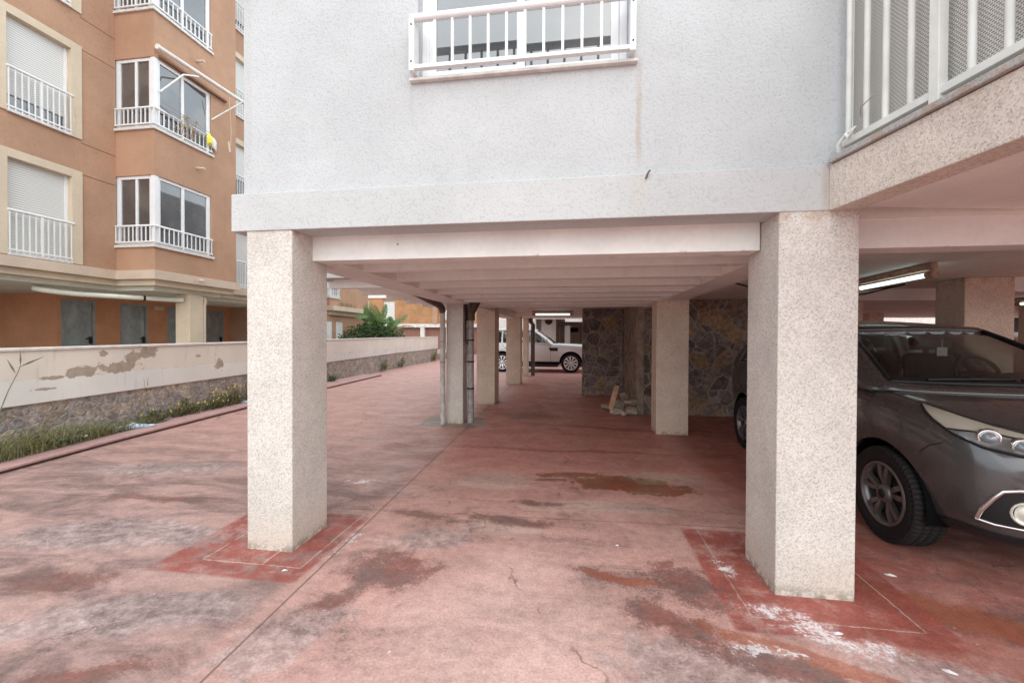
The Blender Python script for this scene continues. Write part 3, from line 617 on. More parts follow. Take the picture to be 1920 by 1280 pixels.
# terrace on the right
TD = Vector((.18, -.98, 0)).normalized(); TN = Vector((TD.y, -TD.x, 0)); T0 = Vector((1.53, 2.80, 0))     # TN points to the left, out of the terrace
def tp(s_, off, z): q = T0+TD*s_+TN*off; return (q.x, q.y, z)
if TN.x > 0: TN = -TN
S1 = 2.3
def tbox(mb, s0, s1, o0, o1, z0, z1):
    vs = [tp(s0, o0, z0), tp(s1, o0, z0), tp(s1, o1, z0), tp(s0, o1, z0), tp(s0, o0, z1), tp(s1, o0, z1), tp(s1, o1, z1), tp(s0, o1, z1)]
    return mb.add(vs, [(0,3,2,1),(4,5,6,7),(0,1,5,4),(1,2,6,5),(2,3,7,6),(3,0,4,7)])
P_(tbox(MB(), -.045, S1, 0, -.16, ZC-.002, 2.648), 'terrace_fascia', G['terrace'], .006)
P_(tbox(MB(), -.04, S1, -.161, -7., ZC+.025, 2.60), 'terrace_slab', G['ceiling'])
P_(tbox(MB(), -.03, S1, .022, -.3, 2.652, 2.685), 'terrace_coping', G['granite'], .005)
tr = P_(tbox(MB(), -.02, S1, -.055, -.09, 2.745, 2.785), 'terrace_railing', G['oldmetal'], .003)
tbox(MB(), -.02, S1, -.045, -.10, 4.0, 4.05).build('top_rail', G['oldmetal'], tr, .003)
ss_ = [.01, .132, .25, .39]; ss_ += [.53+.137*(i+1) for i in range(12)]
for s_ in ss_: MB().tube([tp(s_, -.072, 2.785), tp(s_, -.072, 4.0)], .0155, 10).build('bar', G['oldmetal'], tr)
for s_ in (.525, 1.65): tbox(MB(), s_-.024, s_+.024, -.046, -.094, 2.685, 4.0).build('post', G['oldmetal'], tr, .003)
tbox(MB(), -.02, S1, -.125, -.135, 2.69, 4.0).build('woven_screen', G['mesh'], tr)
rg = MB(); pts = [tp(-.02, -.04, 2.72), tp(0, -.02, 2.76), tp(.05, -.03, 2.80), tp(.09, -.05, 2.82)]
tag(MB().tube(pts, .013, 7, r1=.006).tube([tp(.05, -.02, 2.79), tp(.075, -.015, 2.76), tp(.11, -.02, 2.80)], .012, 6, r1=.005).build('rag', G['paper']), 'scrap of whitish cloth knotted at the low end of the terrace railing', 'rag')
tag(MB().tube([tp(.12, -.05, 2.86), tp(.14, -.03, 2.90), tp(.19, -.03, 2.915), tp(.245, -.04, 2.93)], .0035, 6).build('wire', G['pipe']), 'bent grey wire hooked round a bar of the terrace railing', 'wire')
tag(MB().tube([(.445, 2.835, 2.62), (.455, 2.828, 2.65), (.47, 2.832, 2.672)], .006, 6).build('rust_mark', G['pipedark']), 'dark rust mark on the white fascia under the window, modelled as an invented bent stub', 'rust_mark')  # rust mark on the fascia, given an invented solid shape

# drainpipes at the pillar
dp = P_(MB().tube([(-2.41, 6.0, 2.29), (-2.40, 6.9, 2.2), (-2.40, 7.3, 2.165), (-2.395, 7.42, 2.13), (-2.39, 7.47, 2.05)], .062, 14), 'drainpipe', G['pipedark'])
MB().tube([(-2.39, 7.47, 2.06), (-2.385, 7.49, 0.0)], .047, 14).build('downpipe', G['pipewhite'], dp)
for z in (1.12, 1.5): MB().tube([(-2.387, 7.48, z), (-2.387, 7.48, z+.025)], .054, 14).build('bracket', G['pipe'], dp)
dp = P_(MB().tube([(-1.93, 7.72, 1.95), (-1.92, 7.72, .0)], .062, 14), 'drainpipe', G['pipe'])
MB().tube([(-2.0, 7.66, 2.28), (-1.97, 7.69, 2.2), (-1.935, 7.72, 2.06), (-1.93, 7.72, 1.9)], .085, 14).tube([(-1.80, 7.70, 2.29), (-1.84, 7.71, 2.19), (-1.92, 7.72, 2.05)], .075, 14).build('collector', G['pipedark'], dp)
for z in (.62, 1.12, 1.52): MB().tube([(-1.925, 7.72, z), (-1.925, 7.72, z+.03)], .069, 14).build('bracket', G['black'], dp)
MB().tube([(-1.99, 7.60, 2.2), (-2.0, 7.60, 1.55), (-1.96, 7.68, 1.45)], .012, 6).build('cable', G['black'], dp)
dp = P_(MB().tube([(-1.80, 17.3, 2.36), (-1.78, 17.3, 2.2), (-1.70, 17.3, 2.1), (-1.70, 17.3, .02)], .085, 12), 'drainpipe', G['pipedark'])

# stone walls
sw = tag(empty('stone_wall', (1.3, 9.15, 0)), 'dark flagstone wall with smooth mortar corner strip under the car port ceiling', 'wall')
def S_(mb, name, mat, bevel=0): o = mb.build(name, mat, sw, bevel); o.location = (-1.3, -9.15, 0); return o
S_(MB().box(.2, 1.30, 11.8, 12.15, 0, ZC+.004).box(1.30, 1.65, 9.33, 12.15, 0, ZC+.005).box(1.42, 4.75, 9.15, 9.33, 0, ZC+.005), 'masonry', G['stone'], .012)
mb = MB()
mb.add([(1.285, 9.13, 0), (1.43, 9.125, 0), (1.43, 9.35, 0), (1.285, 9.42, 0), (1.30, 9.135, 1.2), (1.42, 9.135, 1.2), (1.43, 9.35, 1.2), (1.29, 9.40, 1.2), (1.28, 9.13, ZC), (1.44, 9.13, ZC), (1.43, 9.35, ZC), (1.28, 9.41, ZC)],
       [(0,1,5,4),(4,5,9,8),(3,0,4,7),(7,4,8,11),(1,2,6,5),(5,6,10,9)]); S_(mb, 'corner_strip', G['stonelight'], .01)
S_(MB().bar((1.27, 11.77, 0.3), (1.23, 11.78, 1.1), .11, .04).bar((1.23, 11.785, 1.1), (1.27, 11.785, 1.75), .06, .03), 'mortar_streak', G['stonelight'], .01)

# rubble heap
def rock(name, c, s, seed, mat, label, rot=0, parent=None):
    rnd = random.Random(seed); bm = bmesh.new(); bmesh.ops.create_icosphere(bm, subdivisions=2, radius=1)
    dirs = [Vector((rnd.gauss(0, 1), rnd.gauss(0, 1), rnd.gauss(0, 1))).normalized() for _ in range(9)]
    for v in bm.verts:
        for dd in dirs:
            k = v.co.dot(dd)
            if k > .62: v.co -= dd*(k-.62)
        v.co *= 1+rnd.uniform(-.03, .03)
    zmin = min(v.co.z for v in bm.verts)
    for v in bm.verts: v.co = Vector((v.co.x*s[0], v.co.y*s[1], v.co.z*s[2]))
    me = bpy.data.meshes.new(name); bm.to_mesh(me); bm.free(); me.materials.append(mat)
    o = bpy.data.objects.new(name, me); COL.objects.link(o); o.location = (c[0], c[1], c[2]-zmin*s[2]); o.rotation_euler = (0, 0, rot)
    if label: tag(o, label, 'stone', 'stones heaped against the flagstone wall')
    return o
rock('rubble_stone', (.88, 9.05, 0), (.17, .14, .115), 1, G['looseStone'], 'rounded pale stone at the front left of the rubble heap')
rock('rubble_stone', (1.15, 8.98, 0), (.20, .15, .10), 2, G['looseStone'], 'wide flat grey stone at the front right foot of the rubble heap', .3)
rock('rubble_stone', (1.17, 9.2, .17), (.21, .16, .08), 3, G['looseStone'], 'flat slab of stone lying on top of the rubble heap at right')
rock('rubble_stone', (.93, 9.32, 0), (.2, .16, .16), 4, G['looseStone'], 'stone behind the leaning timber offcut in the rubble heap', .8)
rock('rubble_stone', (.66, 9.55, 0), (.15, .13, .09), 5, G['looseStone'], 'small dark stone at the left end of the rubble heap', 1.2)
rock('rubble_stone', (1.05, 9.35, .24), (.11, .1, .12), 6, G['looseStone'], 'upright pale stone against the wall behind the timber offcut', .4)
rock('rubble_stone', (1.0, 8.9, 0), (.08, .07, .055), 8, G['looseStone'], 'smallest stone lying at the front of the rubble heap', .2)
tag(MB().bar((.735, 9.0, .10), (.875, 9.12, .58), .13, .10, (1, 0, 0)).build('timber_offcut', G['wood'], None, .006), 'reddish timber offcut leaning on the rubble heap by the stone wall', 'timber')

# fluorescent lights
def fluo(x0, y0, x1, y1, z, label):
    a, b = Vector((x0, y0, 0)), Vector((x1, y1, 0)); t = (b-a); L = t.length
    o = empty('fluorescent_light', ((x0+x1)/2, (y0+y1)/2, z), math.atan2(t.y, t.x)); tag(o, label, 'ceiling light', 'fluorescent lights under the ceilings')
    MB().box(-L/2-.1, L/2+.1, -.03, .03, -.035, .03).build('housing', G['fixture'], o, .006)
    MB().tube([(-L/2, 0, -.085), (L/2, 0, -.085)], .024, 12).build('tube', G['tube'], o)
    for k in (-1, 1): MB().tube([(k*(L/2), 0, -.085), (k*(L/2+.1), 0, -.085)], .036, 12).box(k*(L/2+.05)-.03, k*(L/2+.05)+.03, -.02, .02, -.08, -.045).build('socket', G['fixture'], o)
fluo(3.62, 5.0, 3.72, 6.2, 2.345, 'lit fluorescent tube in a rusty housing above the dark car')
fluo(-1.15, 12.5, -.15, 12.5, 2.345, 'lit fluorescent tube under the ceiling in front of the white car')
fluo(8.2, 8.6, 8.25, 9.25, 2.345, 'small lit fluorescent tube far back at the right of the garage')
tag(MB().tube([(2.2, 6.3, 2.36), (2.9, 6.5, 2.2), (3.4, 6.6, 2.16), (4.0, 6.6, 2.22), (4.5, 6.6, 2.35)], .012, 6).tube([(2.6, 6.8, 2.36), (3.3, 6.9, 2.27), (4.3, 6.9, 2.32), (4.6, 6.8, 2.36)], .01, 6).build('cable', G['black']), 'slack black cables drooping from the ceiling behind the dark car', 'cable')

# ------------------------------------------------------------------ orange apartment block
def child(root, mb, name, mat, bevel=0, solid=0):
    o = mb.build(name, mat, root, bevel, solid); o.location = -root.location; return o
XA, XB = -10.65, -9.61
ob = tag(empty('orange_building', (-10.65, 8.5, 0)), 'orange rendered apartment block with cream window surrounds and a projecting corner bay', 'building')
ST, NK = 2.71, 4
lw = [(6.56, 7.60, 3.17+ST*k, 4.97+ST*k) for k in range(NK)]
lw2 = [(3.0, 4.04, 3.17+ST*k, 4.97+ST*k) for k in range(NK)]
rw = [(11.85, 12.9, 3.17+ST*k, 4.97+ST*k) for k in range(NK)]
TOP = 3.1+ST*NK
bayR = [(8.5, 10.05, 3.7+ST*k, 5.3+ST*k) for k in range(NK)]
bayF = [(XA, XB, 3.7+ST*k, 5.3+ST*k) for k in range(NK)]
mb = MB()
ex = lambda hs: [(a-.1, b+.1, e-.03, g_+.09) for a, b, e, g_ in hs]
sheet(mb, 'x', XA, 0., 8.5, 2.9, TOP, ex(lw+lw2), -.16); sheet(mb, 'x', XA, 10.88, 14.4, 2.9, TOP, ex(rw), -.16)
def facetsheet(mb, axis, c, u0, u1, holes):   # bay: no reveals at the open corner
    us = sorted({u0, u1, *[h[0] for h in holes], *[h[1] for h in holes]}); zs = sorted({2.9, TOP, *[h[2] for h in holes], *[h[3] for h in holes]})
    for a, b in zip(us, us[1:]):
        for e, g_ in zip(zs, zs[1:]):
            if any(h[0] < (a+b)/2 < h[1] and h[2] < (e+g_)/2 < h[3] for h in holes): continue
            P = (lambda u, z: (c, u, z)) if axis == 'x' else (lambda u, z: (u, c, z))
            mb.add([P(a, e), P(b, e), P(b, g_), P(a, g_)], [(0, 1, 2, 3)])
facetsheet(mb, 'x', XB, 8.5, 10.88, bayR); facetsheet(mb, 'y', 8.5, XA, XB, bayF)
for k in range(NK):
    z0, z1 = 3.7+ST*k, 5.3+ST*k
    mb.add([(XA, 8.5, z0), (XB, 8.5, z0), (XB, 10.05, z0), (XA, 10.05, z0)], [(0, 1, 2, 3)])
    mb.add([(XA, 8.5, z1), (XB, 8.5, z1), (XB, 10.05, z1), (XA, 10.05, z1)], [(0, 1, 2, 3)])
    mb.add([(XA, 10.05, z0), (XB, 10.05, z0), (XB, 10.05, z1), (XA, 10.05, z1)], [(0, 1, 2, 3)])
mb.add([(XB, 10.88, 2.9), (XA, 10.88, 2.9), (XA, 10.88, TOP), (XB, 10.88, TOP)], [(0, 1, 2, 3)])
mb.add([(-20, 0, 2.7), (XA, 0, 2.9), (XA, 0, TOP), (-20, 0, TOP)], [(0, 1, 2, 3)]); mb.add([(-20, 14.4, 0), (XA, 14.4, 0), (XA, 14.4, TOP), (-20, 14.4, TOP)], [(0, 1, 2, 3)])
mb.add([(-20, 0, TOP), (XB, 0, TOP), (XB, 14.4, TOP), (-20, 14.4, TOP)], [(0, 1, 2, 3)]); mb.add([(-20, 0, 0), (-20, 14.4, 0), (-20, 14.4, TOP), (-20, 0, TOP)], [(0, 1, 2, 3)])
child(ob, mb, 'wall', G['orange'])
mb = MB()      # shallow joint lines at the storeys, modelled as thin recessed strips
for k in range(NK):
    for z in (4.62+ST*k, 5.62+ST*k) if False else (5.06+ST*k+.02, 5.82+ST*k-.06):
        mb.box(XA-.01, XA+.003, 7.79, 8.495, z, z+.014); mb.box(XA-.01, XA+.003, 10.89, 11.65, z, z+.014)
child(ob, mb, 'render_joint', plain('render_joint', (.22, .10, .06), .9))
# slab edge and recessed beam under it
def outline(off): return [(XA+off, 0.), (XA+off, 8.5-off), (XB+off, 8.5-off), (XB+off, 10.88+off), (XA+off, 10.88+off), (XA+off, 14.4), (-20, 14.4), (-20, 0.)]
child(ob, MB().prism(outline(.07), 2.894, 3.10), 'slab_edge', G['band'], .006)
child(ob, MB().prism(outline(-.04), 2.76, 2.893), 'soffit_beam', G['cream'], .004)
child(ob, MB().prism([(XA-.25, 0.), (XA-.25, 8.7), (XB-.25, 8.7), (XB-.25, 10.6), (XA-.25, 10.6), (XA-.25, 14.4), (-19, 14.4), (-19, 0)], 2.66, 2.759), 'soffit', G['soffit'])
mb = MB(); DH = [(9.04, 9.82, .45, 2.52), (10.475, 11.25, .45, 2.52), (11.9, 12.65, .45, 2.52), (13.35, 14.1, .45, 2.52)]
sheet(mb, 'x', -13., 8.95, 14.4, 0, 2.68, DH, -.06); sheet(mb, 'y', 8.95, -19, -13, 0, 2.68, [], 0)
child(ob, mb, 'ground_floor_wall', G['orange2'])
for (a, b, z0, z1) in DH:
    dr = child(ob, MB().box(-13.05, -13.02, a+.06, b-.06, z0, z1-.06), 'door', G['door'], .004)
    MB().box(-13.06, -12.985, a, a+.06, z0, z1).box(-13.06, -12.985, b-.06, b, z0, z1).box(-13.06, -12.985, a+.06, b-.06, z1-.06, z1).build('door_frame', G['doorframe'], dr, .004)
    MB().box(-13.02, -12.975, b-.14, b-.09, 1.36, 1.55).bar((-12.965, b-.12, 1.50), (-12.965, b-.24, 1.50), .03, .03).bar((-13.02, b-.115, 1.5), (-12.96, b-.115, 1.5), .03, .03).build('handle', G['black'], dr)
child(ob, MB().box(-10.22, -9.80, 9.58, 9.98, 0, 2.66), 'pillar', G['cream'], .01)
child(ob, MB().box(-10.4, -10.0, 4.4, 4.8, 0, 2.66), 'pillar', G['cream'], .01)
dp = child(ob, MB().tube([(-9.86, 10.05, 2.62), (-9.86, 10.10, 2.5), (-9.86, 10.06, 2.4), (-9.86, 10.05, .4)], .05, 12), 'drainpipe', G['cream'])
dp = child(ob, MB().tube([(-11.4, 8.1, 2.62), (-11.34, 7.6, 2.61), (-11.26, 7.38, 2.59), (-11.12, 7.28, 2.56), (-10.98, 7.36, 2.53), (-10.93, 7.6, 2.51), (-10.88, 7.9, 2.5), (-10.2, 9.3, 2.5), (-9.95, 9.55, 2.5)], .055, 12), 'drainpipe', G['soffit'])
MB().tube([(-10.9, 8.02, 2.5), (-10.88, 8.06, 2.5)], .066, 12).tube([(-10.4, 8.9, 2.5), (-10.38, 8.94, 2.5)], .066, 12).build('bracket', G['black'], dp)
child(ob, MB().box(-12.995, -12.95, 11.45, 11.75, 2.38, 2.5), 'wall_vent', G['cream'], .004)
mb = MB()
for z in (8.6, 5.88, 3.02): mb.tube([(XB, 9.62, z), (XB+.22, 9.62, z-.02)], .03, 10)
child(ob, mb, 'overflow_spout', G['cream'])
# shuttered windows with cream surrounds
def shutter_window(y0, y1, z0, z1, drop):
    wd = child(ob, MB().box(XA-.12, XA-.10, y0, y1, z1-(z1-z0)*drop, z1), 'shutter', G['shutter'])
    sr = MB().box(XA-.155, XA+.03, y0-.2, y0, z0-.05, z1+.16).box(XA-.155, XA+.03, y1, y1+.2, z0-.05, z1+.16).box(XA-.155, XA+.03, y0, y1, z1, z1+.16).build('surround', G['cream'], wd, .006)
    MB().box(XA-.10, XA+.06, y0+.002, y1-.002, z0-.06, z0-.005).build('sill', G['sill'], wd, .004)
    MB().box(XA-.15, XA-.13, y0, y1, z0, z1).build('pane', G['glass'], wd)
    MB().box(XA-.13, XA-.08, y0, y0+.05, z0, z1).box(XA-.13, XA-.08, y1-.05, y1, z0, z1).build('guide_rail', G['upvc'], wd)
    h = .80; mb = MB().tube([(XA+.035, y0-.01, z0+h), (XA+.035, y1+.03, z0+h)], .026, 10).bar((XA+.035, y0, z0+.05), (XA+.035, y1, z0+.05), .03, .03)
    n = 10
    for i in range(n+1):
        y = y0+.02+(y1-y0-.04)*i/n; wdt = .035 if i == 5 else .018; mb.bar((XA+.035, y, z0), (XA+.035, y, z0+h), wdt, wdt)
    mb.build('railing', G['rail'], wd)
for k in range(NK):
    shutter_window(*lw[k], (1., .82, .9, 1.)[k]); shutter_window(*rw[k], (1., .6, 1., .8)[k]); shutter_window(*lw2[k], (.7, .9, 1., .5)[k])
# bay windows wrapping the corner
def bay_window(z0, z1, xa, xb, y0, y1, root):
    wv = child(root, MB().box(xb-.11, xb-.01, y0+.01, y0+.11, z0, z1), 'bay_window', G['upvc'], .004)
    fr = MB()
    for (a, b) in ((z0, z0+.06), (z1-.07, z1)):
        fr.box(xb-.09, xb-.03, y0+.11, y1, a, b); fr.box(xa-.08, xb-.11, y0+.03, y0+.09, a, b)
    ym, xm = (y0+y1)/2-.02, (xa+xb)/2-.0
    for y, t in ((y0+.14, .03), (ym, .035), (y1-.06, .05)): fr.box(xb-.09, xb-.03, y-t, y+t, z0+.06, z1-.07)
    for x, t in ((xa+.01, .085), (xm, .03), (xb-.14, .03)): fr.box(x-t, x+t, y0+.03, y0+.09, z0+.06, z1-.07)
    fr.build('frame', G['upvc'], wv, .004)
    MB().box(xb-.063, xb-.057, y0+.11, y1, z0+.05, z1-.05).build('pane', G['glass'], wv); MB().box(xa, xb-.11, y0+.057, y0+.063, z0+.05, z1-.05).build('pane', G['glass'], wv)
    MB().prism([(xa, y0-.05), (xb+.05, y0-.05), (xb+.05, y1+.05), (xb-.02, y1+.05), (xb-.02, y0+.02), (xa, y0+.02)], z0-.065, z0-.005).build('sill', G['sill'], wv, .003)
    h = .43; rr = MB().tube([(xa+.02, y0-.03, z0+h), (xb+.03, y0-.03, z0+h), (xb+.03, y1, z0+h)], .024, 10).bar((xa+.02, y0-.03, z0+.06), (xb+.03, y0-.03, z0+.06), .03, .03).bar((xb+.03, y0-.03, z0+.06), (xb+.03, y1, z0+.06), .03, .03)
    n = max(4, round((xb-xa)/.115))
    for i in range(n+1):
        x = xa+.03+(xb-xa)*i/n; rr.bar((x, y0-.03, z0+.06), (x, y0-.03, z0+h), .02, .02)
    n = max(6, round((y1-y0)/.115))
    for i in range(1, n+1):
        y = y0-.03+(y1-y0)*i/n; ww = .04 if i % 6 == 0 else .02; rr.bar((xb+.03, y, z0+.0 if ww > .03 else z0+.06), (xb+.03, y, z0+h), ww, ww)
    rr.build('railing', G['rail'], wv)
    return wv
for k in range(NK): bay_window(3.7+ST*k, 5.3+ST*k, XA, XB, 8.5, 10.05, ob)
child(ob, MB().box(-12.4, -12.38, 8.8, 10.2, 3.2, 13.5), 'room_backing', G['dark'])

# awning, washing line things on the first-floor bay
aw = tag(empty('awning', (XB, 8.53, 8.15)), 'rolled up pale awning on folding arms above the bay window of the orange building', 'awning')
child(aw, MB().tube([(XB+.12, 8.50, 8.20), (XB+.38, 10.75, 8.12)], .05, 12).tube([(XB+.12, 8.47, 8.20), (XB+.12, 8.50, 8.20)], .062, 12), 'roller', G['coping'])
child(aw, MB().bar((XB+.04, 8.6, 8.06), (XB+.04, 10.5, 8.04), .06, .05), 'roller_strip', plain('strip_brown', (.22, .12, .08), .9))  # plain brown strip running below the roller
child(aw, MB().tube([(XB+.03, 8.62, 7.26), (XB+.25, 9.0, 7.86), (XB+.28, 9.25, 7.98), (XB+.27, 9.4, 8.05)], .022, 8), 'arm', G['oldmetal'])
child(aw, MB().tube([(XB+.03, 10.03, 7.32), (XB+.40, 10.66, 8.10)], .018, 8), 'arm', G['oldmetal'])
tag(MB().tube([(XB+.36, 10.25, 8.0), (XB+.30, 10.38, 7.2), (XB+.22, 10.45, 6.8)], .008, 5).tube([(XB+.2, 10.4, 6.9), (XB+.22, 10.43, 6.62)], .022, 6).build('cord', G['cream']), 'pale cord hanging from the right end of the awning', 'cord')
mb = MB()
for j in range(4): mb.tube([(XB+.03, 8.66, 7.05-j*.09), (XB+.10+.03*j, 9.3, 6.97-j*.09), (XB+.03, 10.02, 6.93-j*.09)], .006, 5)
tag(mb.build('clothesline', G['pipe']), 'sagging dark lines of a clothesline across the bay window under the awning', 'clothesline')
def blob(name, c, s, mat, label, cat, seed=0):
    rnd = random.Random(seed); bm = bmesh.new(); bmesh.ops.create_icosphere(bm, subdivisions=3, radius=1)
    for v in bm.verts:
        k = 1+.16*math.sin(5*v.co.x+seed)+.14*math.sin(7*v.co.z+2*seed)+rnd.uniform(-.03, .03)
        v.co = Vector((v.co.x*s[0], v.co.y*s[1], v.co.z*s[2]))*k
    for f_ in bm.faces: f_.smooth = True
    me = bpy.data.meshes.new(name); bm.to_mesh(me); bm.free(); me.materials.append(mat); o = bpy.data.objects.new(name, me); COL.objects.link(o); o.location = c
    return tag(o, label, cat)
blob('peg_bag', (XB+.12, 9.88, 6.72), (.05, .07, .15), G['yellow'], 'small yellow bag hung on the bay railing beside a white cloth', 'bag', 3)
tag(MB().grid([[(XB+.07+.02*math.sin(i), 9.98+.045*i, 6.86-.02*i-.07*j) for i in range(5)] for j in range(5)]).build('cloth', G['paper'], None, 0, .006), 'white cloth hung on the right end of the bay railing', 'cloth')
# dry plant in the railing
rnd = random.Random(5); mb = MB()
for i in range(11):
    b = (XB+.06, 8.75+rnd.random()*.7, 6.5); e = (XB+.12+rnd.random()*.1, b[1]+rnd.uniform(-.2, .35), 6.65+rnd.random()*.3)
    m_ = ((b[0]+e[0])/2+.03, (b[1]+e[1])/2, (b[2]+e[2])/2+.08); mb.tube([b, m_, e], .006, 4)
    for q in range(3): mb.add([(e[0], e[1], e[2]), (e[0]+.01, e[1]+rnd.uniform(-.09, .09), e[2]+.03), (e[0]+.02, e[1]+rnd.uniform(-.08, .08), e[2]-.05)], [(0, 1, 2)])
tag(mb.build('dry_plant', plain('withered_leaf', (.40, .27, .15), .9)), 'withered brown plant sticking through the bay railing', 'plant')

# raised courtyard behind the wall
kind(MB().prism([(-7.6, -4), (-8.0, 6), (-9.4, 27.3), (-9.4, 60), (-40, 60), (-40, -4)][::1], .01, .42).build('courtyard_ground', G['court']), 'structure')

# second orange block further along
o2 = tag(empty('orange_building', (-12, 19.44, 0)), 'further orange apartment block with white ground floor doors beyond the bush', 'building')
xb2, xa2, ys_, ye = -12., -13.1, 19.44, 23.36
y2_ = 20.3
hole2 = [(ys_, y2_, 3.55+ST*k, 5.15+ST*k) for k in range(3)]
TOP2 = 3+ST*3
TT = TOP; TOP = TOP2
mb = MB(); facetsheet(mb, 'x', xb2, ys_, ye, hole2); facetsheet(mb, 'y', ys_, xa2, xb2, [(xa2, xb2, h[2], h[3]) for h in hole2])
sheet(mb, 'x', xa2, 18.2, ys_, 2.8, TOP2, [], 0); mb.add([(-20, ye, 0), (xb2, ye, 0), (xb2, ye, TOP2), (-20, ye, TOP2)], [(0, 1, 2, 3)]); mb.add([(-20, 18.2, 0), (xa2, 18.2, 0), (xa2, 18.2, TOP2), (-20, 18.2, TOP2)], [(0, 1, 2, 3)])
mb.add([(-20, 18.2, TOP2), (xb2, 18.2, TOP2), (xb2, ye, TOP2), (-20, ye, TOP2)], [(0, 1, 2, 3)])
for h in hole2:
    for z in (h[2], h[3]): mb.add([(xa2, ys_, z), (xb2, ys_, z), (xb2, y2_, z), (xa2, y2_, z)], [(0, 1, 2, 3)])
    mb.add([(xa2, y2_, h[2]), (xb2, y2_, h[2]), (xb2, y2_, h[3]), (xa2, y2_, h[3])], [(0, 1, 2, 3)])
child(o2, mb, 'wall', G['orange']); TOP = TT
child(o2, MB().prism([(xa2+.1, 18.2), (xa2+.1, ys_-.1), (xb2+.25, ys_-.1), (xb2+.25, ye+.12), (-20, ye+.12), (-20, 18.2)], 2.87, 3.10), 'slab_edge', G['band'], .005)
child(o2, MB().prism([(xa2, 18.2), (xa2, ys_+.1), (xb2-.02, ys_+.1), (xb2-.02, ye-.05), (-20, ye-.05), (-20, 18.2)], 2.66, 2.869), 'soffit_beam', G['cream'])
mb = MB(); dh = [(19.4, 19.9, .42, 2.34), (20.24, 20.9, .42, 2.34)]; sheet(mb, 'x', xb2-.15, 18.2, ye-.2, 0, 2.67, dh, -.05); mb.add([(-20, ye-.2, 0), (xb2-.15, ye-.2, 0), (xb2-.15, ye-.2, 2.67), (-20, ye-.2, 2.67)], [(0, 1, 2, 3)])
child(o2, mb, 'ground_floor_wall', G['orange'])
for (a, b, z0, z1) in dh:
    dr = child(o2, MB().box(xb2-.2, xb2-.17, a, b, z0, z1), 'door', G['whitedoor']); MB().tube([(xb2-.17, b-.09, 1.28), (xb2-.12, b-.09, 1.28)], .03, 8).build('handle', G['black'], dr)
for h in hole2: bay_window(h[2], h[3], xa2, xb2, ys_, y2_, o2)
rnd = random.Random(9); mb = MB()
for i in range(60):
    c = Vector((xb2+.12+rnd.uniform(-.1, .1), 20.8+rnd.uniform(-.6, 1.), 3.1)); e = c+Vector((rnd.uniform(-.1, .1), rnd.uniform(-.15, .15), rnd.uniform(.08, .26))); mb.bar(c, e, .012, .008)
tag(mb.build('dry_weeds', G['drystem']), 'grey dry weeds growing on the slab edge of the further orange block', 'plant')

# brick building at the end
bc = tag(empty('brick_building', (-16, 38, 0)), 'orange brick building with white shutters and pale bands closing the view', 'building')
wh = [(-20.5, -19.41, 3.2, 4.92), (-17.96, -16.84, 3.2, 4.92), (-12.2, -11.1, 3.2, 4.92)]
mb = MB(); sheet(mb, 'y', 38, -26, -4, 2.46, 9.5, wh, .15); mb.add([(-4, 38, 0), (-4, 50, 0), (-4, 50, 9.5), (-4, 38, 9.5)], [(0, 1, 2, 3)]); mb.add([(-26, 38, 9.5), (-4, 38, 9.5), (-4, 50, 9.5), (-26, 50, 9.5)], [(0, 1, 2, 3)])
child(bc, mb, 'wall', G['brick'])
for h in wh:
    s_ = child(bc, MB().box(h[0], h[1], 38.08, 38.10, h[2], h[3]), 'shutter', G['shutter']); MB().box(h[0]-.06, h[1]+.06, 37.94, 38.08, h[2]-.08, h[2]-.002).build('sill', G['sill'], s_)
child(bc, MB().box(-26.1, -3.9, 37.9, 38.0, 5.2, 5.52), 'cornice_band', G['coping']); child(bc, MB().box(-26.1, -3.9, 37.9, 38.0, 2.46, 2.77), 'base_band', G['coping'])
child(bc, MB().box(-26, -4, 38.3, 38.4, 0, 2.46), 'garage_wall', G['garagebrown'])
for x in (-20, -14.1, -11.6, -6): child(bc, MB().box(x-.2, x+.2, 37.95, 38.29, 0, 2.459), 'pillar', G['coping'])
child(bc, MB().box(-13.1, -12.6, 37.85, 38.0, 2.78, 5.19), 'orange_pier', G['orange'])

# white block beyond the white car
wd_ = tag(empty('white_building', (2, 24, 0)), 'farther white block on pillars beyond the white car', 'building')
child(wd_, MB().box(-2.2, 12, 24, 24.3, 2.62, 2.98), 'fascia', G['beam']); child(wd_, MB().box(-.55, 12, 23.9, 24.0, 2.45, 2.72), 'fascia', G['beam'])
child(wd_, MB().box(-2.2, 12, 24.3, 36, 2.7, 9), 'upper_storeys', G['ceiling'])
child(wd_, MB().box(-5.4, -2.3, 25, 36, 1.7, 9), 'side_wing', G['beam']); child(wd_, MB().box(-5.4, -2.3, 25.3, 36, 0, 1.69), 'side_wing_base', G['coping'])
for (x0, x1, y) in ((-2.05, -1.15, 26), (-.62, -.30, 26), (3, 3.5, 26), (-2.1, -1.6, 31), (2, 2.5, 31)): child(wd_, MB().box(x0, x1, y, y+.5, 0, 2.7), 'pillar', G['ceiling'])
child(wd_, MB().box(-6, 12, 34, 34.1, 0, 3.4), 'rear_wall', G['cream']); child(wd_, MB().box(-.35, .25, 33.95, 33.99, 2.0, 2.35), 'rear_window', G['dark']); child(wd_, MB().box(.45, .6, 33.95, 33.99, 1.2, 2.5), 'rear_post', G['pipe'])
dp = child(wd_, MB().tube([(-.15, 25.9, 2.45), (-.55, 25.9, 2.42), (-.85, 25.9, 2.38), (-.9, 25.9, 2.2), (-.9, 25.9, 0)], .13, 10), 'drainpipe', G['pipedark'])
tag(MB().lathe([(2.62, .05), (2.62, .2), (2.55, .24), (2.42, .2), (2.34, .1), (2.32, .001)], (-1.55, 25.2, 0), 'z', 20).build('dome_lamp', G['black']), 'black dome lamp under the far white block', 'lamp')

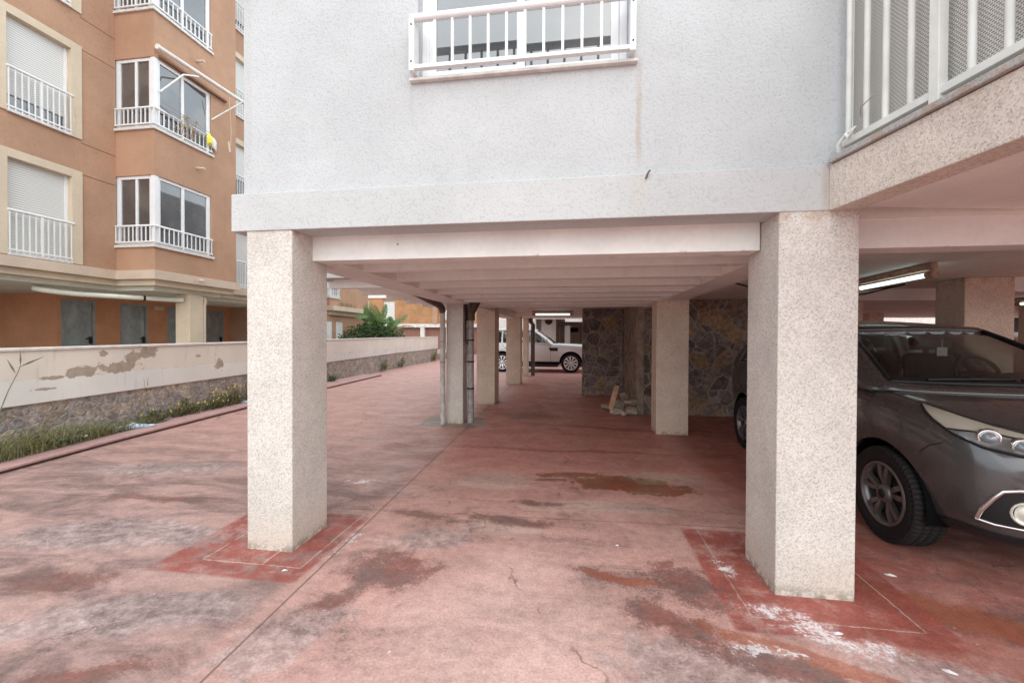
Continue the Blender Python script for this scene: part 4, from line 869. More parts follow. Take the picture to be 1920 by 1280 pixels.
# open right-hand side of the garage: low wall and a building across the street
lwl = tag(empty('garden_wall', (14, 17, 0)), 'low white stepped wall with coping at the far right of the garage', 'wall')
child(lwl, MB().box(15.2, 30, 17, 17.2, 0, 1.6), 'panel', G['coping']); child(lwl, MB().box(15.1, 30.1, 16.95, 17.25, 1.6, 1.68), 'coping', G['beam'])
child(lwl, MB().box(9.5, 16.8, 17.3, 17.5, 0, 1.75), 'panel', G['coping']); child(lwl, MB().box(9.4, 16.9, 17.25, 17.55, 1.75, 1.84), 'coping', G['beam'])
fb = tag(empty('white_building', (26, 26, 0)), 'pale building with a dark glazed front and blue awning seen past the garage', 'building')
mb = MB(); sheet(mb, 'y', 26, 14, 44, 0, 9, [(22, 34, .6, 2.75)], .4); child(fb, mb, 'wall', G['coping'])
child(fb, MB().box(21.8, 34.2, 26.35, 26.38, .5, 2.8), 'glazing', G['dark']); child(fb, MB().bar((21.5, 25.4, 3.0), (34.5, 25.4, 3.0), .06, .34).bar((21.5, 25.7, 3.2), (34.5, 25.7, 3.2), .6, .04), 'awning', plain('blue_awning', (.42, .58, .72), .7))
mb = MB()
for x in (23.5, 25, 26.5, 28): mb.bar((x, 26.3, .6), (x, 26.3, 2.75), .05, .05)
mb.bar((22, 26.3, 1.9), (34, 26.3, 1.9), .05, .05); child(fb, mb, 'glazing_bars', G['pipe'])

# ------------------------------------------------------------------ plants
def leaf_cloud(mb, c, s, n, size, rnd, shell=.55, drop=.25):
    for i in range(n):
        v = Vector((rnd.gauss(0, 1), rnd.gauss(0, 1), rnd.gauss(0, 1))).normalized(); k = rnd.uniform(shell, 1.05)
        p = Vector((c[0]+v.x*s[0]*k, c[1]+v.y*s[1]*k, c[2]+v.z*s[2]*k))
        a = (v*.7+Vector((rnd.uniform(-1, 1), rnd.uniform(-1, 1), rnd.uniform(-.6, .6)))).normalized(); b = a.orthogonal().normalized(); b.rotate(Matrix.Rotation(rnd.uniform(0, 6.28), 3, a)); n_ = a.cross(b)
        L = size*rnd.uniform(.7, 1.3); W = L*.42; q = b*L
        mid = p+q*.5-a*L*.08
        mb.add([p, mid+n_*W/2, p+q-Vector((0, 0, drop*L)), mid-n_*W/2, mid], [(0, 4, 1), (1, 4, 2), (2, 4, 3), (3, 4, 0)])
rnd = random.Random(3)
def far(x, y, z):
    r_ = x/y; Y = 19.6+(r_+.56)/.16*3.6; return (r_*Y, Y, 1.6+(z-1.6)*Y/y*.97)
bu = tag(empty('bush', (-9.9, 20.5, .42)), 'dense dark green bush rising over the boundary wall below the banana leaves', 'bush')
mb = MB()
for c, s, n in (((-10.15, 18.8, 1.45), (.75, .7, .62), 900), ((-9.3, 18.8, 1.6), (.85, .7, .68), 1100), ((-8.55, 19.0, 1.45), (.55, .6, .55), 520), ((-10.65, 18.7, 1.2), (.45, .5, .45), 350), ((-9.7, 18.6, 1.95), (.4, .4, .28), 240), ((-9.0, 18.6, 1.95), (.35, .4, .3), 240), ((-8.1, 19, 1.35), (.35, .4, .4), 200)):
    leaf_cloud(mb, far(*c), tuple(q*1.15 for q in s), int(n*1.25), .16, rnd, .45)
for i in range(14):     # stray shoots
    c = Vector(far(rnd.uniform(-10.6, -7.9), 18.7, 1.75)); 
    for j in range(5): leaf_cloud(mb, (c.x+rnd.uniform(-.1, .1), c.y, c.z+j*.06), (.08, .08, .05), 2, .13, rnd)
child(bu, mb, 'foliage', G['leaf'])
mb = MB()
for i in range(9):
    x = -10.4+i*.25; mb.tube([far(x, 18.8, .2), far(x+rnd.uniform(-.2, .2), 18.8, 1.1), far(x+rnd.uniform(-.3, .3), 18.8, 1.7)], .03, 6, r1=.01)
child(bu, mb, 'branches', G['drystem'])
bp = tag(empty('banana_plant', (-10.1, 21, .42)), 'banana plant with broad torn leaves behind the bush', 'plant')
child(bp, MB().tube([far(-9.3, 19.2, .3), far(-9.3, 19.2, 1.4), far(-9.25, 19.2, 2.1)], .12, 10, r1=.05).tube([far(-8.7, 19.3, .3), far(-8.7, 19.3, 1.9)], .1, 10, r1=.04), 'stem', G['weed'])
def banana(base, tip, sag, wid, mat, torn, seed, face=(0, -1, .3)):
    rr = random.Random(seed); b, t = Vector(far(*base)), Vector(far(*tip)); wid *= 1.12; n = 22; fv = Vector(face).normalized(); mb = MB(); pts = []
    for i in range(n+1):
        u = i/n; p = b.lerp(t, u); p.z += sag*4*u*(1-u); pts.append(p)
    mb.tube(pts, .022, 6, r1=.004)
    for sd_ in (-1, 1):
        for i in range(2, n):
            p, q = pts[i], pts[i+1]; tg = (q-p).normalized(); side = tg.cross(fv).normalized()*sd_
            u = i/n; wv = wid*math.sin(math.pi*min(1, (u-.05)*1.02))**.6; 
            g_ = rr.random()*torn; dr = -.35*wv*rr.uniform(.3, 1.1 if torn > .2 else .6)
            w1 = side*wv*rr.uniform(1-torn*.6, 1); end = q-(q-p)*g_
            vs = [p, p+w1*.55+fv*.02+Vector((0, 0, dr*.25)), p+w1+tg*wv*.25+Vector((0, 0, dr)), end+w1+tg*wv*.25+Vector((0, 0, dr)), end+w1*.55+fv*.02+Vector((0, 0, dr*.25)), q]
            mb.add(vs, [(0, 1, 4, 5), (1, 2, 3, 4)], True)
    return child(bp, mb, 'leaf', mat)
banana((-9.25, 19.1, 2.0), (-9.95, 18.9, 2.95), .25, .46, G['banana'], .05, 1, (.3, -1, .2))
banana((-9.25, 19.1, 2.0), (-10.25, 18.9, 2.45), .42, .2, G['banana'], .25, 2)
banana((-9.25, 19.1, 1.95), (-8.80, 18.9, 3.15), .02, .22, G['banana'], .3, 3, (1, -.4, .1))
banana((-9.2, 19.1, 1.9), (-8.45, 18.9, 2.25), .35, .2, G['banana'], .2, 4)
banana((-8.7, 19.1, 1.7), (-8.55, 18.8, 2.55), .1, .2, G['banana'], .2, 5)
banana((-8.7, 19.1, 1.7), (-7.75, 18.9, 2.65), .1, .15, G['banana'], .7, 6, (.2, -1, .5))
banana((-8.7, 19.1, 1.7), (-7.3, 18.8, 2.0), .28, .14, G['bananadry'], .5, 7, (.1, -.4, 1))
banana((-8.8, 19.0, 1.55), (-7.75, 18.7, 1.62), .3, .16, G['bananadry'], .4, 8, (.1, -.7, 1))
banana((-9.0, 18.9, 1.8), (-8.35, 18.5, 1.35), .3, .2, G['banana'], .4, 9)
banana((-9.3, 18.9, 1.9), (-9.65, 18.5, 2.0), .25, .25, G['banana'], .15, 10)
banana((-8.75, 19.1, 1.7), (-8.15, 18.9, 2.45), .15, .18, G['banana'], .3, 11)

def blade(mb, base, ang, L, lean, w_, rr):
    d_ = Vector((math.cos(ang), math.sin(ang), 0)); pv = Vector(base); sd_ = Vector((-d_.y, d_.x, 0))*w_/2; rows = []
    for i in range(5):
        u = i/4; p = pv+d_*lean*L*u*u+Vector((0, 0, L*u*(1-.35*u*lean))); k = 1-u*.9; rows.append([p-sd_*k, p+sd_*k])
    mb.grid(rows, False)
rnd = random.Random(21); mb = MB()
for i in range(2100):
    y = 3.4+rnd.random()**.8*3.0; u = rnd.random(); x = at_y(WALL, y, .04)+u*(.52-.09*(y-3.4)); k = 1 if y < 5.6 else .6
    blade(mb, (x, y, .07), rnd.uniform(0, 6.28), rnd.uniform(.08, .32)*k*(1.5 if y < 5.1 else 1), rnd.uniform(.4, 1.6), .011, rnd)
kind(mb.build('grass', G['grass']), 'stuff')
GW = 'yellow flowered weeds along the stone base'
def weed(y, h, wid, flowers, seed, label, mat='weed', dx=.12, group=GW, cat='weed'):
    rr = random.Random(seed); x = at_y(WALL, y, dx); o = tag(empty('weed', (x, y, .05)), label, cat, group)
    st, lf, fl = MB(), MB(), MB(); n = int(30*wid/.5+12)
    for i in range(n):
        yy = rr.uniform(-wid, wid); b = Vector((rr.uniform(-.05, .06), yy*.85, 0)); hh = h*rr.uniform(.45, 1.05)*(1-.45*(yy/wid)**2); t = b+Vector((rr.uniform(-.03, .16), rr.uniform(-.12, .12), hh))
        md_ = b.lerp(t, .5)+Vector((.02, rr.uniform(-.03, .03), 0)); st.tube([b, md_, t], .004, 4, False)
        for j in range(13):
            u = rr.uniform(.1, 1); p = b.lerp(t, u); leaf_cloud(lf, p, (.045, .045, .035), 1, .055, rr)
        if i < flowers:
            c = t+Vector((.02, 0, .02)); a = rr.uniform(0, 1)
            fl.add([c+Vector((.005, 0, 0))]+[c+Vector((.004*(q % 2), .019*math.cos(a+q*.785), .019*math.sin(a+q*.785))) for q in range(8)], [(0, q+1, (q+1) % 8+1) for q in range(8)])
    st.build('stems', G['drystem'], o); lf.build('leaves', G[mat], o)
    if flowers: fl.build('flowers', G['yellow'], o)
    return o
weed(7.15, .34, .30, 6, 1, 'sparse brown weed clump with a few yellow flowers next to the blue plastic')
weed(7.85, .42, .36, 14, 2, 'fullest weed clump dotted with yellow flowers at the middle of the stone base')
weed(8.45, .44, .24, 10, 5, 'tall yellow flowered weed clump just right of the fullest clump')
weed(9.2, .42, .28, 9, 3, 'yellow flowered weed clump beside the left front pillar edge')
weed(6.5, .26, .2, 3, 4, 'low dry weed with two yellow flowers by the blue plastic', 'weed')
GG = 'small weeds at the far foot of the wall'
weed(13.4, .3, .14, 0, 6, 'small green tuft at the wall foot just right of the left front pillar', 'leaf', .12, GG)
weed(18.2, .62, .25, 5, 7, 'yellowish tall weed against the far stone base', 'weed', .12, GG)
weed(20.4, .62, .22, 0, 8, 'dark green upright tuft at the far stone base', 'leaf', .14, GG)
weed(26.2, .6, .3, 0, 9, 'green tuft at the far end of the stone base beside the drainpipe', 'leaf', .14, GG)
rd = tag(empty('reed', (-7.05, 4.2, .06)), 'single tall grey green reed leaning right in front of the wall', 'reed')
st = [(-7.08, 4.16, .05), (-7.06, 4.22, .5), (-7.04, 4.34, .9), (-7.02, 4.42, 1.12), (-7.01, 4.44, 1.2)]
child(rd, MB().tube(st, .008, 6, r1=.004), 'stem', G['reed'])
mb = MB()
for (b, t) in (((-7.01, 4.44, 1.19), (-6.98, 4.42, 1.42)), ((-7.02, 4.42, 1.18), (-6.95, 4.66, 1.32)), ((-7.02, 4.40, 1.1), (-7.0, 4.30, 1.3)), ((-7.055, 4.26, .7), (-7.03, 4.17, .92)), ((-7.06, 4.2, .45), (-7.0, 4.34, .6))):
    b, t = Vector(b), Vector(t); dd = (t-b); sd_ = dd.cross(Vector((1, .3, 0))).normalized()*.014; mb.add([b, b.lerp(t, .4)+sd_, t, b.lerp(t, .4)-sd_], [(0, 1, 2, 3)])
child(rd, mb, 'leaves', G['reed'])
rd2 = tag(empty('reed', (-7.35, 6.5, .06)), 'thin green reed standing behind the blue plastic scrap', 'reed')
mb = MB().tube([(-7.37, 6.45, .05), (-7.36, 6.35, .5), (-7.35, 6.3, .85)], .005, 5, r1=.002)
for i in range(7):
    a = rnd.uniform(0, 6.28); blade(mb, (-7.36, 6.37, .3+.07*i), a, .25, 1.2, .012, rnd)
child(rd2, mb, 'shoot', G['grass'])
# litter
def crumple(name, c, sx, sy, sz, mat, label, cat, seed, rz=0):
    rr = random.Random(seed); n = 12; rows = []
    ph = [rr.uniform(0, 6.28) for _ in range(6)]
    for i in range(n+1):
        row = []
        for j in range(n+1):
            u, v = i/n-.5, j/n-.5; e = max(0, 1-(2*abs(u))**3)*max(0, 1-(2*abs(v))**3)
            z = e*(.5+.5*math.sin(9*u+ph[0]+3*v)*math.cos(8*v+ph[1])+.3*math.sin(17*u+ph[2])*math.sin(15*v+ph[3]))
            row.append((u*sx*(1+.2*math.sin(7*v+ph[4])), v*sy*(1+.25*math.sin(6*u+ph[5])), .004+abs(z)*sz))
        rows.append(row)
    o = MB().grid(rows, False).build(name, mat, None, 0, .002); o.location = c; o.rotation_euler = (0, 0, rz); return tag(o, label, cat)
crumple('plastic_scrap', (-7.22, 5.95, .065), .20, .62, .09, G['plasticblue'], 'crumpled blue and white plastic scrap on the kerb by the grass', 'litter', 2, -.1)
crumple('plastic_scrap', (-7.55, 8.75, .065), .12, .22, .05, G['plasticblue'], 'small pale plastic scrap between two yellow flowered weeds', 'litter', 5, .2)
bo = tag(empty('plastic_bottle', (-6.98, 4.95, .15)), 'clear flattened plastic bottle lying in the grass', 'bottle')
bo.rotation_euler = (0, 0, 1.35)
MB().lathe([(-.15, .001), (-.15, .04), (-.05, .042), (.02, .038), (.08, .04), (.13, .016), (.16, .014)], (0, 0, 0), 'x', 18).build('body', mat_glass('bottle_plastic', 1.35, .08, (.80, .9, .88)), bo)
MB().lathe([(.16, .017), (.185, .017), (.186, .001)], (0, 0, 0), 'x', 14).build('cap', G['pipewhite'], bo)
GP = 'pale chips lying on the painted floor'
def chip(x, y, s, rz, label, mat='paper'):
    n = 12; vs = [(0, 0, .012)]+[(s*math.cos(q*6.283/n)*(1+.15*math.sin(3*q)), s*.5*math.sin(q*6.283/n), .002) for q in range(n)]
    o = MB().add(vs, [(0, q+1, (q+1) % n+1) for q in range(n)]+[tuple(range(n, 0, -1))]).build('chip', G[mat], None); o.location = (x, y, 0); o.rotation_euler = (0, 0, rz); tag(o, label, 'litter', GP)
G['shellm'] = plain('shell_white', (.62, .57, .57), .6)
chip(1.79, 2.31, .03, -.5, 'white oval chip at the lower right corner of the floor', 'shellm')
chip(2.12, 3.2, .035, -.3, 'pale ring shaped chip on the red floor before the dark car', 'shellm')
chip(1.42, 2.52, .028, .2, 'bluish white chip at the edge of the lime stain', 'shellm')
chip(.33, 3.33, .014, .4, 'tiny cream chip in the middle of the pink floor', 'shellm')
chip(-.92, 2.02, .016, 1., 'small greenish pebble at the bottom of the floor', 'looseStone')
chip(-1.95, 2.62, .02, .4, 'cream crumb by the outline in front of the left pillar', 'shellm')

# ------------------------------------------------------------------ vehicles (front axle at local origin, nose towards -Y)
def lerp_tab(tab, y, k):
    if y <= tab[0][0]: return tab[0][k]
    for a, b in zip(tab, tab[1:]):
        if a[0] <= y <= b[0]:
            u = (y-a[0])/(b[0]-a[0]); return a[k]+(b[k]-a[k])*u
    return tab[-1][k]
def make_car(name, label, S, paint, rim_mat, loc, rz, sc=1.0, group=None):
    root = tag(empty(name, loc, rz), label, 'car', group); root.scale = (sc, sc, sc)
    W, wb_, rt = S['W'], S['wb'], S['r']; tab = S['stations']
    # body shell
    prof = lambda w_, zb, zs, zt: [(0, zb), (.78*w_, zb), (.93*w_, zb+.05), (.975*w_, zb+.32*(zs-zb)), (1.0*w_, zb+.60*(zs-zb)), (.992*w_, zb+.80*(zs-zb)), (.975*w_, zs-.05), (.93*w_, zs), (.80*w_, zs+.55*(zt-zs)), (.45*w_, zt-.08*(zt-zs)), (0, zt)]
    ysl = [t[0] for t in tab]; rows = []
    for y in ysl:
        w_, zb, zs, zt = (lerp_tab(tab, y, k) for k in (1, 2, 3, 4)); half = prof(W*w_, zb, zs, zt); n = len(half)
        nose = S.get('nose', .10); 
        def yy(x, y=y):
            k = max(0, 1-(y-ysl[0])/.75); kr = max(0, 1-(ysl[-1]-y)/.5); return y+nose*k*(abs(x)/W)**2*1.3-.10*kr*(abs(x)/W)**2
        rows.append([(x, yy(x), z) for x, z in half]+[(-x, yy(x), z) for x, z in reversed(half[1:-1])])
    mb = MB(); mb.grid(rows, True, True); m_ = len(rows[0])
    mb.add(rows[0], [tuple(range(m_))], True); mb.add(rows[-1], [tuple(reversed(range(m_)))], True)
    me = bpy.data.meshes.new('tmp'); me.from_pydata(mb.v, [], mb.f); bm = bmesh.new(); bm.from_mesh(me); bmesh.ops.remove_doubles(bm, verts=bm.verts, dist=1e-5); bmesh.ops.recalc_face_normals(bm, faces=bm.faces); bm.to_mesh(me); bm.free()
    tmp = bpy.data.objects.new('tmp', me); COL.objects.link(tmp); ms = tmp.modifiers.new('s', 'SUBSURF'); ms.levels = 3; ms.render_levels = 3
    cut = MB(); ra = S.get('arch', rt+.065)
    for y in (0, wb_):
        for sx in (-1, 1):
            n = 40; a0, a1 = sorted((sx*W*.66, sx*W*1.3)); vs = [(a, y+ra*math.cos(6.28319*j/n), rt+.01+ra*math.sin(6.28319*j/n)) for a in (a0, a1) for j in range(n)]
            cut.add(vs, [(j, (j+1) % n, n+(j+1) % n, n+j) for j in range(n)]+[tuple(reversed(range(n))), tuple(range(n, 2*n))])
    cme = bpy.data.meshes.new('cut'); cme.from_pydata(cut.v, [], cut.f); bm = bmesh.new(); bm.from_mesh(cme); bmesh.ops.recalc_face_normals(bm, faces=bm.faces); bm.to_mesh(cme); bm.free()
    co = bpy.data.objects.new('cut', cme); COL.objects.link(co); mbo = tmp.modifiers.new('b', 'BOOLEAN'); mbo.operation = 'DIFFERENCE'; mbo.object = co; mbo.solver = 'EXACT'
    dg = bpy.context.evaluated_depsgraph_get(); full = bpy.data.meshes.new_from_object(tmp.evaluated_get(dg))
    mbo.show_viewport = False; dg.update(); solid = bpy.data.meshes.new_from_object(tmp.evaluated_get(dg))
    bpy.data.objects.remove(tmp); bpy.data.objects.remove(co)
    full.materials.clear(); full.materials.append(paint); full.name = 'body'
    for p in full.polygons: p.use_smooth = True; p.material_index = 0
    full.set_sharp_from_angle(angle=R(38))
    body = bpy.data.objects.new('body', full); COL.objects.link(body); body.parent = root
    bm = bmesh.new(); bm.from_mesh(solid); bvh = BVHTree.FromBMesh(bm); bm.free(); bpy.data.meshes.remove(solid)
    C0 = Vector((0, S.get('pc', .4), 0))
    def pol(a, z, off=.004):      # polar projection onto the nose
        a = R(a); d_ = Vector((-math.sin(a), -math.cos(a), 0)); o = C0+d_*3; o.z = z; h = bvh.ray_cast(o, -d_)
        return (h[0]+h[1]*off) if h[0] else C0+d_*.9+Vector((0, 0, z))
    def sid(sx, y, z, off=.004):
        h = bvh.ray_cast(Vector((sx*3, y, z)), Vector((-sx, 0, 0))); return (h[0]+h[1]*off) if h[0] else Vector((sx*W, y, z))
    def top(x, y, off=.004):
        h = bvh.ray_cast(Vector((x, y, 4)), Vector((0, 0, -1))); return (h[0]+h[1]*off) if h[0] else Vector((x, y, 1))
    def resample(pl, n):
        L = [0]
        for a, b in zip(pl, pl[1:]): L.append(L[-1]+math.hypot(b[0]-a[0], b[1]-a[1]))
        out = []
        for i in range(n+1):
            s_ = L[-1]*i/n; j = max(0, min(len(pl)-2, next((q for q in range(len(pl)-1) if L[q+1] >= s_-1e-9), len(pl)-2))); u = (s_-L[j])/max(1e-9, L[j+1]-L[j]); out.append((pl[j][0]+(pl[j+1][0]-pl[j][0])*u, pl[j][1]+(pl[j+1][1]-pl[j][1])*u))
        return out
    def patch(fn, up, lo, nm, mat, parent, off=.004, nx=26, ny=8, solid_=0):
        u, l = resample(up, nx), resample(lo, nx); rows = [[fn(l[i][0]+(u[i][0]-l[i][0])*j/ny, l[i][1]+(u[i][1]-l[i][1])*j/ny, off) for i in range(nx+1)] for j in range(ny+1)]
        return MB().grid(rows).build(nm, mat, parent, 0, solid_)
    def line(fn, pl, rad, nm, mat, parent, n=26, off=0.):
        return MB().tube([fn(a, b, off) for a, b in resample(pl, n)], rad, 6).build(nm, mat, parent)
    # cabin
    c = S['cabin']; zB, zR, wB, wR = c['zb'], c['zr'], c['wb'], c['wr']
    ts = [-.14, 0, .05, .2, .4, .6, .8, .93, 1.]
    fr = [0, .25, .5, .72, .88, .95]; sp = c['split']        # side fractions: pillar edges
    def outline_(t):
        tt = max(0, t); w_ = wB+(wR-wB)*tt**1.25; yf = c['yf0']+(c['yf1']-c['yf0'])*t-.05*math.sin(math.pi*tt); yr = c['yr0']+(c['yr1']-c['yr0'])*t+.03*math.sin(math.pi*tt); bow = c['bow']*(1-.35*tt)
        z = zB+(zR-zB)*t; pts = []
        for x in fr: pts.append((x*w_*.95, yf+bow*x*x, z-.02*tt*x*x))
        yA, yD = yf+bow+.07, yr-.13
        for s_ in sp: pts.append((w_*(1-.045*s_*s_), yA+(yD-yA)*s_, z-.015-.03*tt*(2*s_-1)**2*0))
        for x in (.86, .6, .3, 0): pts.append((x*w_*.93, yr-.10*x*x, z))
        return pts
    nf, ns = len(fr), len(sp)
    rows = [outline_(t) for t in ts]; parts = {}
    def put(key, q): parts.setdefault(key, MB()).add(q, [(0, 1, 2, 3)], True)
    for i in range(len(ts)-1):
        for j in range(len(rows[0])-1):
            mid = 2 <= i < len(ts)-2
            key = 'frame'
            if j < nf-2 and 1 <= i < len(ts)-2: key = 'windscreen'
            elif nf <= j < nf+ns-1 and mid and (j-nf) in c['glass']: key = 'win%d' % (j-nf)
            elif j >= nf+ns and mid: key = 'rear'
            for sx in (-1, 1):
                q = [rows[i][j], rows[i][j+1], rows[i+1][j+1], rows[i+1][j]]; q = [(sx*a, b, e) for a, b, e in q]
                put(key if not key.startswith('win') or key == 'windscreen' else key+('L' if sx > 0 else 'R'), q if sx < 0 else q[::-1])
    tp_ = rows[-1]; cy = (tp_[0][1]+tp_[-1][1])/2; prev = tp_
    for k in (.9, .7, .45, .2, .0):
        cur = [(x*k, cy+(y-cy)*k, z+(c['crown'])*(1-k*k)) for x, y, z in tp_]
        for j in range(len(tp_)-1):
            for sx in (-1, 1):
                q = [prev[j], prev[j+1], cur[j+1], cur[j]]; q = [(sx*a, b, e) for a, b, e in q]; put('frame', q if sx < 0 else q[::-1])
        prev = cur
    roof = parts['frame'].build('roof_frame', paint, root, 0, .03); roof.data.set_sharp_from_angle(angle=R(32))
    for k, mb_ in parts.items():
        if k == 'frame': continue
        nm = {'windscreen': 'windscreen', 'rear': 'rear_window'}.get(k, 'side_window'); mb_.build(nm, G['carglass'], root, 0, .004)
    # black windscreen surround
    w0 = [outline_(t)[nf-2] for t in (0, .05, .2, .4, .6, .8, .93)]
    for sx in (-1, 1): MB().tube([(sx*(x+.004), y-.004, z) for x, y, z in w0], .022, 6).build('windscreen_trim', G['trim'], root)
    b0 = outline_(.015)[:nf-1]; MB().tube([(-x, y-.015, z-.005) for x, y, z in reversed(b0[1:])]+[(x, y-.015, z-.005) for x, y, z in b0], .03, 6).build('cowl_trim', G['trim'], root)
    for k in (0, 1):
        a = outline_(.01)[0]; x0 = (-.62, .05)[k]*W; MB().tube([(x0, a[1]+.02, zB+.035), (x0+.30, a[1]+.0, zB+.045), (x0+.62, a[1]+.05, zB+.04)], .012, 6).build('wiper', G['trim'], root)
    # interior
    zf = .55*zB; ydash = c['yf0']+.25
    rows_ = []
    for i in range(9):
        x = (i/8*2-1)*W*.86; hump = .07*math.exp(-((x-.36)/.2)**2); rows_.append([(x, c['yf0']+.02+c['bow']*(x/W)**2, zB-.02), (x, ydash+.1+.06*(x/W)**2, zB+.015+hump*.9), (x, ydash+.28, zB+.0+hump), (x, ydash+.36, zB-.12), (x, ydash+.30, zf)])
    MB().grid(rows_).build('dashboard', G['interior'], root)
    pts = [(.36+.18*math.cos(q*6.283/20), ydash+.52+.07*math.sin(q*6.283/20), zB+.02+.17*math.sin(q*6.283/20)) for q in range(21)]
    MB().tube(pts, .016, 8).bar((.20, ydash+.52, zB+.02), (.52, ydash+.52, zB+.02), .05, .03).build('steering_wheel', G['interior'], root)
    for yy_, xs in ((ydash+1.0, (-.40, .40)), (ydash+1.9, (-.42, .0, .42))):
        for x in xs:
            st_ = MB().bar((x, yy_, zf), (x, yy_+.16, zB+.20), .46, .13, (0, 1, 0)).build('seat', G['interior'], root, .05)
            MB().bar((x, yy_+.17, zB+.24), (x, yy_+.19, zB+.44), .27, .10, (0, 1, 0)).tube([(x, yy_+.16, zB+.15), (x, yy_+.18, zB+.27)], .03, 6).build('headrest', G['interior'], st_, .04)
    mr = MB().box(-.13, .13, c['yf0']+.62*(c['yf1']-c['yf0'])+.14, c['yf0']+.62*(c['yf1']-c['yf0'])+.18, zR-.20, zR-.12).build('rear_view_mirror', G['interior'], root, .012)
    # wheels
    for y in (0, wb_):
        for sx in (-1, 1):
            wh = bpy.data.objects.new('wheel', None); COL.objects.link(wh); wh.parent = root; tw = S.get('tw', .24); xo = sx*(W-.015); wh.location = (xo-sx*tw/2, y, rt)
            rr = S['rim']
            p_ = [(-tw*.42, rr), (-tw*.5, rr+.03), (-tw*.5, rt-.05), (-tw*.44, rt-.012), (-tw*.36, rt-.003)]
            for q in (-.22, 0, .22): p_ += [(tw*(q-.045), rt), (tw*(q-.035), rt-.012), (tw*(q+.035), rt-.012), (tw*(q+.045), rt)]
            p_ += [(tw*.36, rt-.003), (tw*.44, rt-.012), (tw*.5, rt-.05), (tw*.5, rr+.03), (tw*.42, rr)]
            ty = MB().lathe(p_, n=64).build('tyre', G['tyre'], wh)
            rim = MB(); e = sx*tw*.42
            rim.lathe([(e, rr+.004), (e+sx*.012, rr-.004), (e+sx*.008, rr-.022), (e-sx*.05, rr-.035), (-e, rr-.03)], n=56)
            ns_ = S['spokes']; tip = rr-.012
            for q in range(ns_):
                a = 2*math.pi*(q+.25)/ns_
                for da in ((-.16, .16) if S['twin'] else (0,)):
                    u = Vector((0, math.cos(a+da*.35), math.sin(a+da*.35))); v = Vector((0, math.cos(a+da*1.25), math.sin(a+da*1.25))); tn = Vector((0, -math.sin(a+da), math.cos(a+da)))
                    k0, k1 = S['spw']; X_ = e+sx*.002
                    A = Vector((X_-sx*.02, 0, 0))+u*.055; B = Vector((X_-sx*.002, 0, 0))+v*(rr*.6); D = Vector((X_-sx*.004, 0, 0))+v*tip; dep = Vector((-sx*.035, 0, 0))
                    vs = [A-tn*k0, A+tn*k0, B+tn*k1, B-tn*k1, D+tn*k1*1.05, D-tn*k1*1.05]; vs = vs+[p+dep for p in vs]
                    fs = [(0, 1, 2, 3), (3, 2, 4, 5), (0, 6, 7, 1), (1, 7, 8, 2), (2, 8, 10, 4), (3, 5, 11, 9), (0, 3, 9, 6), (5, 4, 10, 11)]; rim.add(vs, fs)
            rim.lathe([(e-sx*.03, .075), (e-sx*.002, .068), (e+sx*.004, .05), (e+sx*.004, .03)], n=28); rim.build('rim', rim_mat, wh)
            MB().lathe([(e+sx*.004, .036), (e+sx*.010, .03), (e+sx*.011, .001)], n=24).build('hub_cap', G['trim'] if S['twin'] else rim_mat, wh)
            MB().lathe([(0, rr-.03), (0, .001)], n=30).lathe([(sx*.03, rr*.78), (sx*.035, .001)], n=30).build('brake_disc', G['interior'], wh)
            # inner arch liner
            n = 24; MB().grid([[(sx*xx, y+(ra-.002)*math.cos(R(-12+204*j/n)), rt+.01+(ra-.002)*math.sin(R(-12+204*j/n))) for j in range(n+1)] for xx in (W*.64, W*.955)]).grid([[(sx*W*.668, y+k*ra*math.cos(R(-50+280*j/n)), max(S.get('zl', .36), rt+.01+k*ra*math.sin(R(-50+280*j/n)))) for j in range(n+1)] for k in (0, 1.05)]).build('arch_liner', G['arch'], root)
    for sx in (-1, 1):
        zm = zB+.03; ym = c['yf0']+c['bow']+.22
        mi = MB(); cx, rows_ = sx*(W+.13), []
        for i in range(9):
            a = math.pi*i/8; rows_.append([(cx+sx*.125*math.cos(2*math.pi*j/16)*math.sin(a)**.6, ym-.05*math.cos(a)-.02, zm+.09+.085*math.sin(2*math.pi*j/16)*math.sin(a)**.6) for j in range(16)])
        mi.grid(rows_, True, True); mi.bar((sx*(W*.93), ym+.02, zm), (cx, ym, zm+.05), .07, .035); mi.build('wing_mirror', S.get('mirror', paint), root)
        for y in S['seams']: line(lambda b, z, off, sx=sx: sid(sx, b, z, off), [(y[0], y[1]), (y[2], y[3])], .0045, 'door_gap', G['trim'], root)
        for y in S['handles']: MB().tube([sid(sx, y, zB-.17, .012), sid(sx, y+.04, zB-.168, .03), sid(sx, y+.15, zB-.165, .03), sid(sx, y+.19, zB-.165, .012)], .013, 8).build('door_handle', paint, root)
    S['extra'](root, pol, sid, top, patch, line, paint)
    return root

